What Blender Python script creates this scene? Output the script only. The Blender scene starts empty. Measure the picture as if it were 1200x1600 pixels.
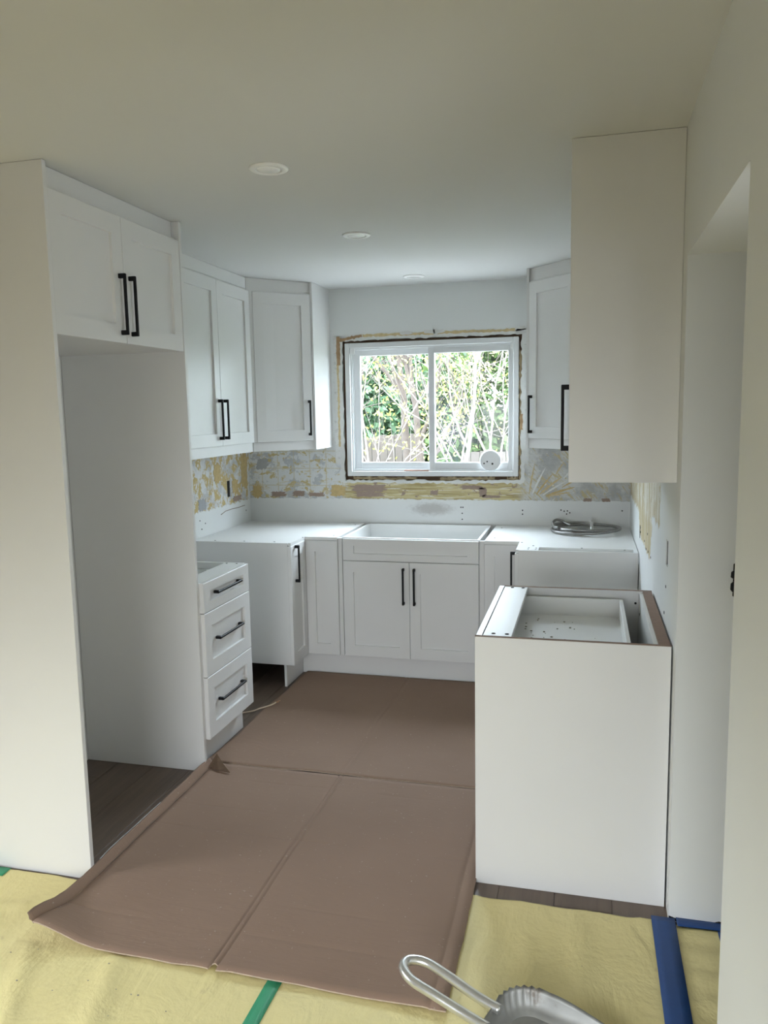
import bpy, bmesh, math, random
from mathutils import Vector, Matrix, noise as mnoise

random.seed(7)
scene = bpy.context.scene
COL = scene.collection

# ------------------------------------------------------------------ camera
cam_d = bpy.data.cameras.new('camera')
cam_d.sensor_fit = 'HORIZONTAL'
cam_d.sensor_width = 36.0
cam_d.lens = 36.0 * 1224.46 / 1200.0
cam_d.clip_start = 0.05
cam_d.clip_end = 200
cam = bpy.data.objects.new('camera', cam_d)
COL.objects.link(cam)
YAW, PIT, ROL = -0.253, -0.127, -0.0185
fw = Vector((math.sin(YAW) * math.cos(PIT), math.cos(YAW) * math.cos(PIT), math.sin(PIT)))
rt = Vector((math.cos(YAW), -math.sin(YAW), 0))
up = rt.cross(fw)
rt2 = math.cos(ROL) * rt + math.sin(ROL) * up
up2 = -math.sin(ROL) * rt + math.cos(ROL) * up
mw = Matrix((rt2, up2, -fw)).transposed().to_4x4()
mw.translation = Vector((2.2934, -5.1017, 1.6291))
cam.matrix_world = mw
scene.camera = cam

# ------------------------------------------------------------------ world, sun, window portal, added lamps, exposure
world = bpy.data.worlds.new('sky')
scene.world = world
world.use_nodes = True
wn = world.node_tree.nodes
wl = world.node_tree.links
wn['Background'].inputs['Color'].default_value = (0.76, 0.87, 1.0, 1)
wn['Background'].inputs['Strength'].default_value = 28.0

sun_d = bpy.data.lights.new('sun', 'SUN')
sun_d.energy = 3.0
sun_d.angle = math.radians(1.5)
sun_d.color = (1.0, 0.95, 0.86)
sun = bpy.data.objects.new('sun', sun_d)
COL.objects.link(sun)
sun.rotation_euler = (math.radians(18), math.radians(38), 0)

def area(name, loc, rot, sx, sy, energy, color, spread=180, portal=False):
    d = bpy.data.lights.new(name, 'AREA')
    d.shape = 'RECTANGLE'
    d.size = sx
    d.size_y = sy
    d.energy = energy
    d.color = color
    d.spread = math.radians(spread)
    if portal:
        d.cycles.is_portal = True
    o = bpy.data.objects.new(name, d)
    COL.objects.link(o)
    o.location = loc
    o.rotation_euler = [math.radians(a) for a in rot]
    return o
# lamp added for assumed daylight behind the camera, in front of an opaque pane
area('assumed_rear_light', (1.6, -8.0, 1.0), (58, 0, 0), 1.9, 1.7, 60, (0.885, 0.945, 1.0), 84)
# fill lamp added to brighten near floor, and lamp assumed beyond the doorway
area('side_fill_light', (-2.45, -4.9, 1.35), (0, -46, 0), 1.3, 2.0, 96, (0.885, 0.945, 1.0), 90)
area('assumed_hall_light', (3.95, -3.9, 1.2), (0, 100, 0), 1.5, 0.7, 8, (0.885, 0.945, 1.0), 84)
# sky seen through the kitchen window
area('window_portal', (1.3, 0.17, 1.645), (-90, 0, 0), 1.16, 0.90, 1, (1, 1, 1), portal=True)

vs = scene.view_settings
vs.view_transform = 'Standard'
vs.look = 'None'
vs.gamma = 1.0
vs.use_curve_mapping = False
vs.exposure = 0.14
scene.cycles.max_bounces = 8
scene.cycles.diffuse_bounces = 5
scene.cycles.transparent_max_bounces = 10
scene.cycles.sample_clamp_indirect = 6.0
scene.cycles.use_denoising = True
scene.cycles.use_adaptive_sampling = True
scene.cycles.adaptive_threshold = 0.03

# ------------------------------------------------------------------ materials
class NB:
    """small node builder"""
    def __init__(self, name, rough=0.5, metal=0.0, spec=0.5):
        m = bpy.data.materials.new(name)
        m.use_nodes = True
        self.m = m
        self.nt = m.node_tree
        self.b = self.nt.nodes['Principled BSDF']
        self.b.inputs['Roughness'].default_value = rough
        self.b.inputs['Metallic'].default_value = metal
        self.b.inputs['Specular IOR Level'].default_value = spec
        self._co = None
    def link(self, a, b):
        self.nt.links.new(a, b)
    def put(self, sock, v):
        if hasattr(v, 'is_output'):
            self.link(v, sock)
        elif isinstance(v, (tuple, list)):
            sock.default_value = tuple(v) + ((1,) if len(v) == 3 and len(sock.default_value) == 4 else ())
        else:
            sock.default_value = v
    def co(self):
        if not self._co:
            self._co = self.nt.nodes.new('ShaderNodeTexCoord').outputs['Object']
        return self._co
    def map(self, vec, scale=(1, 1, 1), rot=(0, 0, 0), loc=(0, 0, 0)):
        n = self.nt.nodes.new('ShaderNodeMapping')
        self.put(n.inputs['Vector'], vec)
        n.inputs['Scale'].default_value = scale
        n.inputs['Rotation'].default_value = rot
        n.inputs['Location'].default_value = loc
        return n.outputs[0]
    def noise(self, vec, scale, detail=4, rough=0.55, dist=0.0, color=False):
        n = self.nt.nodes.new('ShaderNodeTexNoise')
        self.put(n.inputs['Vector'], vec)
        n.inputs['Scale'].default_value = scale
        n.inputs['Detail'].default_value = detail
        n.inputs['Roughness'].default_value = rough
        n.inputs['Distortion'].default_value = dist
        return n.outputs['Color' if color else 'Fac']
    def math(self, op, a, b=0.0, c=0.0, clamp=False):
        n = self.nt.nodes.new('ShaderNodeMath')
        n.operation = op
        n.use_clamp = clamp
        self.put(n.inputs[0], a)
        self.put(n.inputs[1], b)
        self.put(n.inputs[2], c)
        return n.outputs[0]
    def sep(self, vec):
        n = self.nt.nodes.new('ShaderNodeSeparateXYZ')
        self.put(n.inputs[0], vec)
        return n.outputs
    def step(self, v, e0, e1):
        n = self.nt.nodes.new('ShaderNodeMapRange')
        n.interpolation_type = 'SMOOTHSTEP'
        self.put(n.inputs['Value'], v)
        n.inputs['From Min'].default_value = e0
        n.inputs['From Max'].default_value = e1
        return n.outputs['Result']
    def mix(self, f, a, b):
        n = self.nt.nodes.new('ShaderNodeMix')
        n.data_type = 'RGBA'
        self.put(n.inputs['Factor'], f)
        self.put(n.inputs['A'] if False else n.inputs[6], a)
        self.put(n.inputs[7], b)
        return n.outputs[2]
    def color(self, v):
        self.put(self.b.inputs['Base Color'], v)
        return self
    def bump(self, h, strength=0.2, dist=0.01):
        n = self.nt.nodes.new('ShaderNodeBump')
        n.inputs['Strength'].default_value = strength
        n.inputs['Distance'].default_value = dist
        self.put(n.inputs['Height'], h)
        self.link(n.outputs[0], self.b.inputs['Normal'])
        return self

def plain(name, c, rough=0.5, metal=0.0, var=0.04, nscale=6.0, bump=0.0, bscale=120.0, spec=0.5):
    k = NB(name, rough, metal, spec)
    f = k.noise(k.co(), nscale, 3)
    lo = tuple(max(0, x * (1 - var)) for x in c)
    hi = tuple(min(1, x * (1 + var)) for x in c)
    k.color(k.mix(f, lo, hi))
    if bump:
        k.bump(k.noise(k.co(), bscale, 2), bump, 0.002)
    return k.m

MT = {}
MT['cab'] = plain('cabinet_white', (0.80, 0.795, 0.785), 0.38, var=0.015)
MT['mel'] = plain('melamine_white', (0.85, 0.85, 0.835), 0.42, var=0.02, nscale=9)
MT['mdf'] = plain('raw_board_edge', (0.26, 0.165, 0.115), 0.8, var=0.2, nscale=60)
MT['black'] = plain('matt_black_metal', (0.006, 0.006, 0.007), 0.5, var=0.1, spec=0.25)
MT['dark'] = plain('dark_void', (0.012, 0.011, 0.010), 0.9)
MT['ceil'] = plain('ceiling_paint', (0.70, 0.70, 0.69), 0.85, var=0.012, nscale=2, bump=0.06, bscale=200)
MT['wall'] = plain('wall_paint', (0.74, 0.745, 0.725), 0.7, var=0.015, nscale=2, bump=0.06, bscale=160)
MT['wall_tan'] = plain('tan_wall_paint', (0.50, 0.49, 0.47), 0.8, var=0.02)
MT['lamp'] = plain('lamp_trim_white', (0.93, 0.93, 0.92), 0.4)
MT['lens'] = plain('lamp_lens', (0.92, 0.92, 0.91), 0.25)
MT['vinyl'] = plain('window_vinyl', (0.76, 0.77, 0.775), 0.4, var=0.01)
MT['foam'] = plain('old_foam', (0.42, 0.33, 0.20), 0.95, var=0.5, nscale=40, bump=0.8, bscale=60)
MT['rough_wood'] = plain('rough_lumber', (0.16, 0.10, 0.06), 0.9, var=0.5, nscale=25)
MT['scrap'] = plain('brown_wood_scrap', (0.40, 0.26, 0.14), 0.8, var=0.35, nscale=30)
MT['caulk'] = plain('tan_adhesive', (0.60, 0.48, 0.27), 0.8, var=0.3, nscale=40, bump=0.5, bscale=70)
MT['torn'] = plain('torn_brown_paper', (0.33, 0.245, 0.20), 0.9, var=0.15, nscale=50)
MT['torn_tan'] = plain('torn_tan_paper', (0.56, 0.42, 0.20), 0.85, var=0.25, nscale=40, bump=0.4, bscale=90)
MT['plaster'] = plain('white_plaster', (0.72, 0.72, 0.70), 0.85, var=0.1, nscale=30, bump=0.3, bscale=60)
MT['steel'] = None
MT['blue'] = plain('blue_tape', (0.012, 0.065, 0.235), 0.5, var=0.15, nscale=30, bump=0.25, bscale=300)
MT['green'] = plain('green_tape', (0.045, 0.33, 0.165), 0.5, var=0.12, nscale=30, bump=0.25, bscale=300)
MT['plastic'] = plain('white_plastic', (0.80, 0.80, 0.80), 0.35)
MT['cable'] = plain('beige_cable', (0.62, 0.50, 0.37), 0.5)
MT['copper'] = plain('copper_end', (0.45, 0.25, 0.14), 0.5)
MT['reddish'] = plain('reddish_wood', (0.42, 0.20, 0.13), 0.7, var=0.3, nscale=60)
MT['fence'] = plain('weathered_fence', (0.075, 0.060, 0.052), 0.9, var=0.25, nscale=4)
MT['bark'] = plain('bark', (0.075, 0.057, 0.048), 0.95, var=0.4, nscale=18, bump=0.6, bscale=40)
MT['twig'] = plain('pale_twig', (0.15, 0.125, 0.112), 0.9, var=0.25, nscale=12)
MT['lawn'] = plain('lawn', (0.09, 0.12, 0.05), 0.95, var=0.4, nscale=3)
MT['bounce_ground'] = plain('pale_bounce_ground', (0.36, 0.35, 0.33), 0.9, var=0.1)
MT['debris'] = plain('plaster_crumbs', (0.30, 0.27, 0.22), 0.9, var=0.5, nscale=80)
MT['film'] = plain('clear_tape', (0.80, 0.82, 0.84), 0.08, var=0.1)

def leafmat(name, c, var):
    k = NB(name, 0.6)
    f = k.noise(k.co(), 3.0, 3)
    col = k.mix(f, tuple(x * (1 - var) for x in c), tuple(min(1, x * (1 + var)) for x in c))
    k.color(col)
    tr = k.nt.nodes.new('ShaderNodeBsdfTranslucent')
    k.link(col, tr.inputs['Color'])
    mx = k.nt.nodes.new('ShaderNodeMixShader')
    mx.inputs[0].default_value = 0.4
    k.link(k.b.outputs[0], mx.inputs[1])
    k.link(tr.outputs[0], mx.inputs[2])
    k.link(mx.outputs[0], k.nt.nodes['Material Output'].inputs['Surface'])
    return k.m
MT['leaf_dark'] = leafmat('evergreen_leaf', (0.055, 0.11, 0.05), 0.5)
MT['leaf_mid'] = leafmat('mid_green_leaf', (0.085, 0.13, 0.04), 0.5)
MT['leaf_yel'] = leafmat('yellow_bud_leaf', (0.22, 0.22, 0.06), 0.35)

def m_steel():
    k = NB('braided_steel', 0.34, 0.9)
    w = k.noise(k.map(k.co(), (260, 260, 260)), 1.0, 2)
    k.color(k.mix(w, (0.16, 0.155, 0.15), (0.46, 0.45, 0.44)))
    k.bump(w, 0.5, 0.002)
    return k.m
MT['steel'] = m_steel()
MT['brass'] = plain('brass_fitting', (0.50, 0.38, 0.22), 0.3, 0.9)
MT['chrome'] = plain('aluminium_tube', (0.72, 0.72, 0.70), 0.28, 0.85, var=0.15, nscale=25)
def m_galv():
    k = NB('galvanised_sheet', 0.55, 0.45)
    f = k.noise(k.co(), 18, 5)
    g = k.noise(k.co(), 6, 6, 0.65)
    c = k.mix(f, (0.32, 0.32, 0.305), (0.50, 0.50, 0.485))
    c = k.mix(k.step(g, 0.52, 0.68), c, (0.24, 0.19, 0.145))
    k.color(c)
    k.bump(f, 0.15, 0.003)
    return k.m
MT['galv'] = m_galv()

def m_glass(name, haze):
    m = bpy.data.materials.new(name)
    m.use_nodes = True
    nt = m.node_tree
    nt.nodes.clear()
    k = NB.__new__(NB)
    k.m, k.nt, k._co = m, nt, None
    out = nt.nodes.new('ShaderNodeOutputMaterial')
    tr = nt.nodes.new('ShaderNodeBsdfTransparent')
    tr.inputs[0].default_value = (0.97, 0.985, 0.98, 1)
    gl = nt.nodes.new('ShaderNodeBsdfGlossy')
    gl.inputs['Roughness'].default_value = 0.02
    mx = nt.nodes.new('ShaderNodeMixShader')
    mx.inputs[0].default_value = 0.02
    nt.links.new(tr.outputs[0], mx.inputs[1])
    nt.links.new(gl.outputs[0], mx.inputs[2])
    last = mx.outputs[0]
    if haze:
        tl = nt.nodes.new('ShaderNodeBsdfTranslucent')
        tl.inputs[0].default_value = (0.85, 0.88, 0.92, 1)
        p = k.co()
        s = k.sep(p)
        # whitish haze, densest low down near the meeting stile
        dx = k.math('MULTIPLY', k.math('SUBTRACT', s[0], 1.42), 3.0)
        dz = k.math('MULTIPLY', k.math('SUBTRACT', s[2], 1.45), 2.6)
        d = k.math('SQRT', k.math('ADD', k.math('MULTIPLY', dx, dx), k.math('MULTIPLY', dz, dz)))
        d = k.math('ADD', d, k.math('MULTIPLY', k.math('SUBTRACT', k.noise(p, 7, 4), 0.5), 0.8))
        f = k.math('MULTIPLY', k.math('SUBTRACT', 1.0, k.step(d, 0.1, 0.9)), haze)
        f = k.math('ADD', f, 0.002)
        m2 = nt.nodes.new('ShaderNodeMixShader')
        nt.links.new(f, m2.inputs[0])
        nt.links.new(last, m2.inputs[1])
        nt.links.new(tl.outputs[0], m2.inputs[2])
        last = m2.outputs[0]
    nt.links.new(last, out.inputs['Surface'])
    return m
MT['glass'] = m_glass('window_glass', 0)
MT['glass_hazy'] = m_glass('hazy_window_glass', 0.011)

def m_backwall():
    k = NB('stripped_back_wall', 0.8)
    p = k.co()
    s = k.sep(p)
    x, z = s[0], s[2]
    n1 = k.noise(k.map(p, (1, 1, 1.5)), 30, 6, 0.7, 0.4)
    n2 = k.noise(p, 8, 4, 0.6)
    n3 = k.noise(k.map(p, (1, 1, 1.3), loc=(5, 3, 2)), 15, 6, 0.68, 0.3)
    edge = k.noise(p, 30, 3)
    fine = k.noise(k.map(p, (30, 30, 90)), 1.0, 4)
    # --- left zone: torn tile bed, white skim, grey board, ochre glue in a tile grid
    lft = k.mix(k.step(n2, 0.52, 0.56), (0.72, 0.73, 0.725), (0.52, 0.535, 0.55))
    lft = k.mix(k.step(n3, 0.55, 0.58), lft, (0.56, 0.46, 0.23))
    hs_ = k.noise(k.map(p, (9, 1, 70), loc=(1.3, 0, 7)), 1.0, 4, 0.6, 1.2)
    lft = k.mix(k.step(hs_, 0.60, 0.64), lft, (0.66, 0.60, 0.44))
    lft = k.mix(k.step(n1, 0.60, 0.63), lft, (0.76, 0.76, 0.74))
    gx = k.math('ABSOLUTE', k.math('SUBTRACT', k.math('FRACT', k.math('DIVIDE', k.math('ADD', x, 0.02), 0.118)), 0.5))
    gz = k.math('ABSOLUTE', k.math('SUBTRACT', k.math('FRACT', k.math('DIVIDE', k.math('ADD', z, 0.045), 0.118)), 0.5))
    gl = k.step(k.math('ADD', k.math('MAXIMUM', gx, gz), k.math('MULTIPLY', k.math('SUBTRACT', n1, 0.5), 0.10)), 0.465, 0.485)
    lft = k.mix(k.math('MULTIPLY', gl, 0.75), lft, (0.60, 0.53, 0.36))
    # --- under the window: long horizontal trowel strokes
    st = k.noise(k.map(p, (2.2, 1, 42), loc=(0.3, 0, 0)), 1.0, 5, 0.6, 0.6)
    st2 = k.noise(k.map(p, (5, 1, 90), loc=(3.3, 0, 7)), 1.0, 3, 0.5, 0.4)
    mid = k.mix(k.step(st, 0.38, 0.60), (0.40, 0.31, 0.14), (0.62, 0.54, 0.30))
    mid = k.mix(k.step(st2, 0.57, 0.64), mid, (0.74, 0.71, 0.62))
    mid = k.mix(k.step(n3, 0.60, 0.63), mid, (0.34, 0.25, 0.20))
    # --- right of the window: slanted strokes over grey board
    pr = k.map(p, (1, 1, 1), rot=(0, math.radians(-48), 0))
    sr = k.noise(k.map(pr, (7, 1, 38)), 1.0, 6, 0.7, 1.4)
    rgt = k.mix(k.step(n2, 0.42, 0.60), (0.62, 0.62, 0.60), (0.45, 0.45, 0.44))
    rgt = k.mix(k.step(sr, 0.53, 0.60), rgt, (0.55, 0.47, 0.28))
    rgt = k.mix(k.step(n1, 0.60, 0.64), rgt, (0.72, 0.71, 0.66))
    xe = k.math('ADD', x, k.math('MULTIPLY', k.math('SUBTRACT', n2, 0.5), 0.16))
    res = k.mix(k.step(xe, 0.70, 0.74), lft, mid)
    res = k.mix(k.step(xe, 1.86, 1.92), res, rgt)
    # --- where the residue is
    ze = k.math('ADD', z, k.math('MULTIPLY', k.math('SUBTRACT', edge, 0.5), 0.030))
    inz = k.math('MULTIPLY', k.step(ze, 1.043, 1.049), k.math('SUBTRACT', 1.0, k.step(ze, 1.455, 1.475)))
    low = k.noise(k.map(p, (3, 1, 6)), 1.0, 4)
    skim = k.mix(low, (0.72, 0.725, 0.715), (0.82, 0.82, 0.805))
    ex = k.math('MULTIPLY', k.math('SUBTRACT', x, 1.305), 6.2)
    ez = k.math('MULTIPLY', k.math('SUBTRACT', z, 0.982), 20.0)
    er = k.math('SQRT', k.math('ADD', k.math('MULTIPLY', ex, ex), k.math('MULTIPLY', ez, ez)))
    er = k.math('ADD', er, k.math('MULTIPLY', k.math('SUBTRACT', n1, 0.5), 1.2))
    skim = k.mix(k.math('MULTIPLY', k.math('SUBTRACT', 1.0, k.step(er, 0.35, 1.15)), 0.65), skim, (0.40, 0.37, 0.34))
    paint = k.mix(k.noise(p, 2, 2), (0.77, 0.79, 0.785), (0.80, 0.82, 0.815))
    base = k.mix(k.step(z, 1.40, 1.44), skim, paint)
    # scraped white band that frames the window opening
    fx = k.math('MULTIPLY', k.step(k.math('ADD', x, k.math('MULTIPLY', edge, 0.02)), 0.645, 0.655), k.math('SUBTRACT', 1.0, k.step(x, 1.925, 1.945)))
    fz = k.math('SUBTRACT', 1.0, k.step(ze, 2.135, 2.145))
    fr = k.math('MULTIPLY', k.math('MULTIPLY', fx, fz), k.step(z, 1.2, 1.3))
    band = k.mix(k.step(n1, 0.56, 0.60), (0.74, 0.745, 0.735), (0.60, 0.60, 0.585))
    base = k.mix(fr, base, band)
    inz = k.math('MULTIPLY', inz, k.math('SUBTRACT', 1.0, k.math('MULTIPLY', k.math('MULTIPLY', fr, k.step(k.math('ADD', z, k.math('MULTIPLY', n2, 0.2)), 1.33, 1.42)), 0.9)))
    k.color(k.mix(inz, base, res))
    h = k.math('MULTIPLY', inz, k.math('ADD', k.math('MULTIPLY', n1, 0.8), k.math('MULTIPLY', st, 0.6)))
    k.bump(h, 0.9, 0.006)
    return k.m
MT['backwall'] = m_backwall()

def m_sidewall(left):
    k = NB('stripped_left_wall' if left else 'stripped_right_wall', 0.75)
    p = k.co()
    s = k.sep(p)
    y, z = s[1], s[2]
    n1 = k.noise(p, 17, 6, 0.65)
    n2 = k.noise(p, 6, 3)
    edge = k.noise(p, 26, 3)
    paint = k.mix(k.noise(p, 2, 2), (0.78, 0.79, 0.775), (0.81, 0.82, 0.805))
    if left:
        n1 = k.noise(k.map(p, (1, 1.4, 1)), 30, 6, 0.7, 0.4)
        n3 = k.noise(k.map(p, (1, 1, 0.8), loc=(1, 3, 2)), 14, 6, 0.7, 0.3)
        c = k.mix(k.step(n2, 0.45, 0.55), (0.72, 0.72, 0.71), (0.55, 0.55, 0.545))
        c = k.mix(k.step(n3, 0.49, 0.53), c, (0.55, 0.42, 0.185))
        c = k.mix(k.step(n1, 0.58, 0.61), c, (0.77, 0.77, 0.755))
        ze = k.math('ADD', z, k.math('MULTIPLY', k.math('SUBTRACT', edge, 0.5), 0.05))
        msk = k.math('MULTIPLY', k.step(ze, 1.035, 1.043), k.math('SUBTRACT', 1.0, k.step(ze, 1.44, 1.46)))
        msk = k.math('MULTIPLY', msk, k.step(y, -1.95, -1.94))
    else:
        sv = k.noise(k.map(p, (1, 16, 2.2)), 1.0, 5, 0.65, 0.5)
        c = k.mix(k.step(sv, 0.40, 0.62), (0.50, 0.40, 0.21), (0.76, 0.72, 0.62))
        c = k.mix(k.step(n1, 0.55, 0.60), c, (0.70, 0.67, 0.58))
        c = k.mix(k.math('MULTIPLY', k.math('SUBTRACT', 1.0, k.step(z, 1.10, 1.16)), 0.7), c, (0.55, 0.45, 0.25))
        ye = k.math('ADD', y, k.math('MULTIPLY', k.math('SUBTRACT', n2, 0.5), 0.25))
        ze = k.math('ADD', z, k.math('MULTIPLY', k.math('SUBTRACT', edge, 0.5), 0.10))
        # ragged lower limit, lowest along the middle of the run
        lim = k.math('SUBTRACT', 1.085, k.math('MULTIPLY', k.step(ye, -0.83, -0.92), 0.115))
        lim = k.math('ADD', lim, k.math('MULTIPLY', k.step(ye, -1.58, -1.66), 0.20))
        msk = k.step(k.math('SUBTRACT', ze, lim), 0.0, 0.012)
        msk = k.math('MULTIPLY', msk, k.math('SUBTRACT', 1.0, k.step(ze, 1.45, 1.47)))
        msk = k.math('MULTIPLY', msk, k.step(ye, -2.02, -2.0))
    k.color(k.mix(msk, paint, c))
    k.bump(k.math('MULTIPLY', msk, n1), 0.8, 0.006)
    return k.m
MT['leftwall'] = m_sidewall(True)
MT['rightwall'] = m_sidewall(False)

def m_laminate():
    k = NB('dark_laminate', 0.42)
    p = k.co()
    oi = k.nt.nodes.new('ShaderNodeObjectInfo').outputs['Random']
    off = k.nt.nodes.new('ShaderNodeCombineXYZ')
    k.put(off.inputs[0], k.math('MULTIPLY', oi, 9.0))
    k.put(off.inputs[2], k.math('MULTIPLY', oi, 30.0))
    va = k.nt.nodes.new('ShaderNodeVectorMath')
    k.put(va.inputs[0], p)
    k.put(va.inputs[1], off.outputs[0])
    g = k.noise(k.map(va.outputs[0], (38, 2.2, 10)), 1.0, 6, 0.6, 0.8)
    c = k.mix(g, (0.075, 0.050, 0.036), (0.215, 0.155, 0.115))
    c = k.mix(k.math('MULTIPLY', oi, 0.35), c, (0.19, 0.145, 0.115))
    k.color(c)
    k.bump(g, 0.1, 0.002)
    return k.m
MT['lam'] = m_laminate()

def m_card():
    k = NB('brown_cardboard', 0.85, spec=0.25)
    p = k.co()
    f = k.noise(p, 3.0, 5)
    g = k.noise(k.map(p, (8, 160, 8)), 1.0, 2)
    c = k.mix(f, (0.265, 0.176, 0.126), (0.320, 0.218, 0.160))
    c = k.mix(k.step(k.noise(p, 90, 2), 0.70, 0.76), c, (0.42, 0.33, 0.27))
    k.color(c)
    cr = k.noise(k.map(p, (1.3, 3.0, 1)), 2.0, 5, 0.6, 0.6)
    k.bump(k.math('ADD', k.math('MULTIPLY', g, 0.12), cr), 0.35, 0.012)
    return k.m
MT['card'] = m_card()
MT['card_edge'] = plain('cardboard_torn_edge', (0.46, 0.36, 0.28), 0.9, var=0.25, nscale=80)

def m_paper():
    k = NB('yellow_masking_paper', 0.62, spec=0.35)
    p = k.co()
    f = k.noise(p, 2.3, 5)
    g = k.noise(p, 14, 5, 0.6)
    c = k.mix(f, (0.79, 0.675, 0.31), (0.86, 0.765, 0.40))
    c = k.mix(k.step(g, 0.64, 0.8), c, (0.64, 0.53, 0.28))
    k.color(c)
    k.bump(k.math('ADD', k.noise(k.map(p, (1, 0.6, 1)), 6, 5, 0.6, 0.8), k.math('MULTIPLY', g, 0.35)), 0.55, 0.02)
    return k.m
MT['paper'] = m_paper()

# ------------------------------------------------------------------ mesh helpers
class MB:
    def __init__(self):
        self.bm = bmesh.new()
        self.mats = []
        self.cur = 0
    def mat(self, key):
        m = MT[key]
        if m not in self.mats:
            self.mats.append(m)
        self.cur = self.mats.index(m)
        return self
    def face(self, vs):
        try:
            f = self.bm.faces.new(vs)
            f.material_index = self.cur
            return f
        except ValueError:
            return None
    def v(self, *c):
        return self.bm.verts.new(c)
    def box(self, x0, x1, y0, y1, z0, z1, bev=0.0, mtx=None):
        if x0 > x1: x0, x1 = x1, x0
        if y0 > y1: y0, y1 = y1, y0
        if z0 > z1: z0, z1 = z1, z0
        P = [(x0, y0, z0), (x1, y0, z0), (x1, y1, z0), (x0, y1, z0), (x0, y0, z1), (x1, y0, z1), (x1, y1, z1), (x0, y1, z1)]
        if mtx:
            P = [mtx @ Vector(q) for q in P]
        V = [self.v(*q) for q in P]
        F = [self.face([V[i] for i in q]) for q in ((0, 3, 2, 1), (4, 5, 6, 7), (0, 1, 5, 4), (1, 2, 6, 5), (2, 3, 7, 6), (3, 0, 4, 7))]
        if bev:
            ed = list({e for f in F for e in f.edges})
            r = bmesh.ops.bevel(self.bm, geom=ed, offset=bev, segments=1, affect='EDGES', profile=0.5)
            for f in r['faces']:
                f.material_index = self.cur
        return self
    def tube(self, pts, radii, n=8, caps=True):
        pts = [Vector(p) for p in pts]
        if not hasattr(radii, '__len__'):
            radii = [radii] * len(pts)
        rings = []
        t0 = (pts[1] - pts[0]).normalized()
        a = t0.orthogonal().normalized()
        for i, p in enumerate(pts):
            if i == 0: t = pts[1] - pts[0]
            elif i == len(pts) - 1: t = pts[-1] - pts[-2]
            else: t = pts[i + 1] - pts[i - 1]
            t.normalize()
            a = (a - t * a.dot(t))
            a = a.normalized() if a.length > 1e-6 else t.orthogonal().normalized()
            b = t.cross(a)
            rings.append([self.v(*(p + radii[i] * (math.cos(2 * math.pi * j / n) * a + math.sin(2 * math.pi * j / n) * b))) for j in range(n)])
        for r0, r1 in zip(rings, rings[1:]):
            for j in range(n):
                f = self.face([r0[j], r0[(j + 1) % n], r1[(j + 1) % n], r1[j]])
                if f: f.smooth = True
        if caps:
            self.face(list(reversed(rings[0])))
            self.face(rings[-1])
        return self
    def lathe(self, prof, c, n=40, axis='z', mtx=None):
        rings = []
        for r, h in prof:
            row = []
            for j in range(n):
                a = 2 * math.pi * j / n
                q = Vector((r * math.cos(a), r * math.sin(a), h))
                if mtx: q = mtx @ q
                row.append(self.v(*(Vector(c) + q)))
            rings.append(row)
        for r0, r1 in zip(rings, rings[1:]):
            for j in range(n):
                f = self.face([r0[j], r0[(j + 1) % n], r1[(j + 1) % n], r1[j]])
                if f: f.smooth = True
        self.face(list(reversed(rings[0])))
        self.face(rings[-1])
        return self
    def poly(self, pts, thick):
        """irregular flat polygon with thickness vector"""
        t = Vector(thick)
        a = [self.v(*p) for p in pts]
        b = [self.v(*(Vector(p) + t)) for p in pts]
        self.face(a)
        self.face(list(reversed(b)))
        for i in range(len(pts)):
            j = (i + 1) % len(pts)
            self.face([a[i], b[i], b[j], a[j]])
        return self
    def grid(self, P, thick=0.0, edge=None):
        """P[i][j] points; optional thickness downward"""
        V = [[self.v(*p) for p in row] for row in P]
        for i in range(len(V) - 1):
            for j in range(len(V[0]) - 1):
                f = self.face([V[i][j], V[i + 1][j], V[i + 1][j + 1], V[i][j + 1]])
                if f: f.smooth = True
        if thick:
            top = self.cur
            L = [[self.v(p[0], p[1], p[2] - thick) for p in row] for row in P]
            for i in range(len(V) - 1):
                for j in range(len(V[0]) - 1):
                    f = self.face([L[i][j], L[i][j + 1], L[i + 1][j + 1], L[i + 1][j]])
                    if f: f.smooth = True
            if edge: self.mat(edge)
            n, m = len(V), len(V[0])
            for i in range(n - 1):
                self.face([V[i][0], L[i][0], L[i + 1][0], V[i + 1][0]])
                self.face([V[i][m - 1], V[i + 1][m - 1], L[i + 1][m - 1], L[i][m - 1]])
            for j in range(m - 1):
                self.face([V[0][j], V[0][j + 1], L[0][j + 1], L[0][j]])
                self.face([V[n - 1][j], L[n - 1][j], L[n - 1][j + 1], V[n - 1][j + 1]])
            self.cur = top
        return self
    def build(self, name, parent=None, fix=True, **tags):
        if fix:
            bmesh.ops.recalc_face_normals(self.bm, faces=self.bm.faces)
        me = bpy.data.meshes.new(name)
        off = Vector((0, 0, 0))
        root = parent
        while root:
            off += root.location
            root = root.parent
        if off.length > 0:
            bmesh.ops.translate(self.bm, verts=self.bm.verts, vec=-off)
        self.bm.to_mesh(me)
        self.bm.free()
        for m in self.mats:
            me.materials.append(m)
        o = bpy.data.objects.new(name, me)
        COL.objects.link(o)
        if parent:
            o.parent = parent
        for k_, v_ in tags.items():
            o[k_] = v_
        return o

def B(mat):
    return MB().mat(mat)

def thing(name, loc, label, cat, group=None):
    o = bpy.data.objects.new(name, None)
    o.empty_display_size = 0.1
    COL.objects.link(o)
    o.location = loc
    o['label'] = label
    o['category'] = cat
    if group: o['group'] = group
    return o

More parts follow.
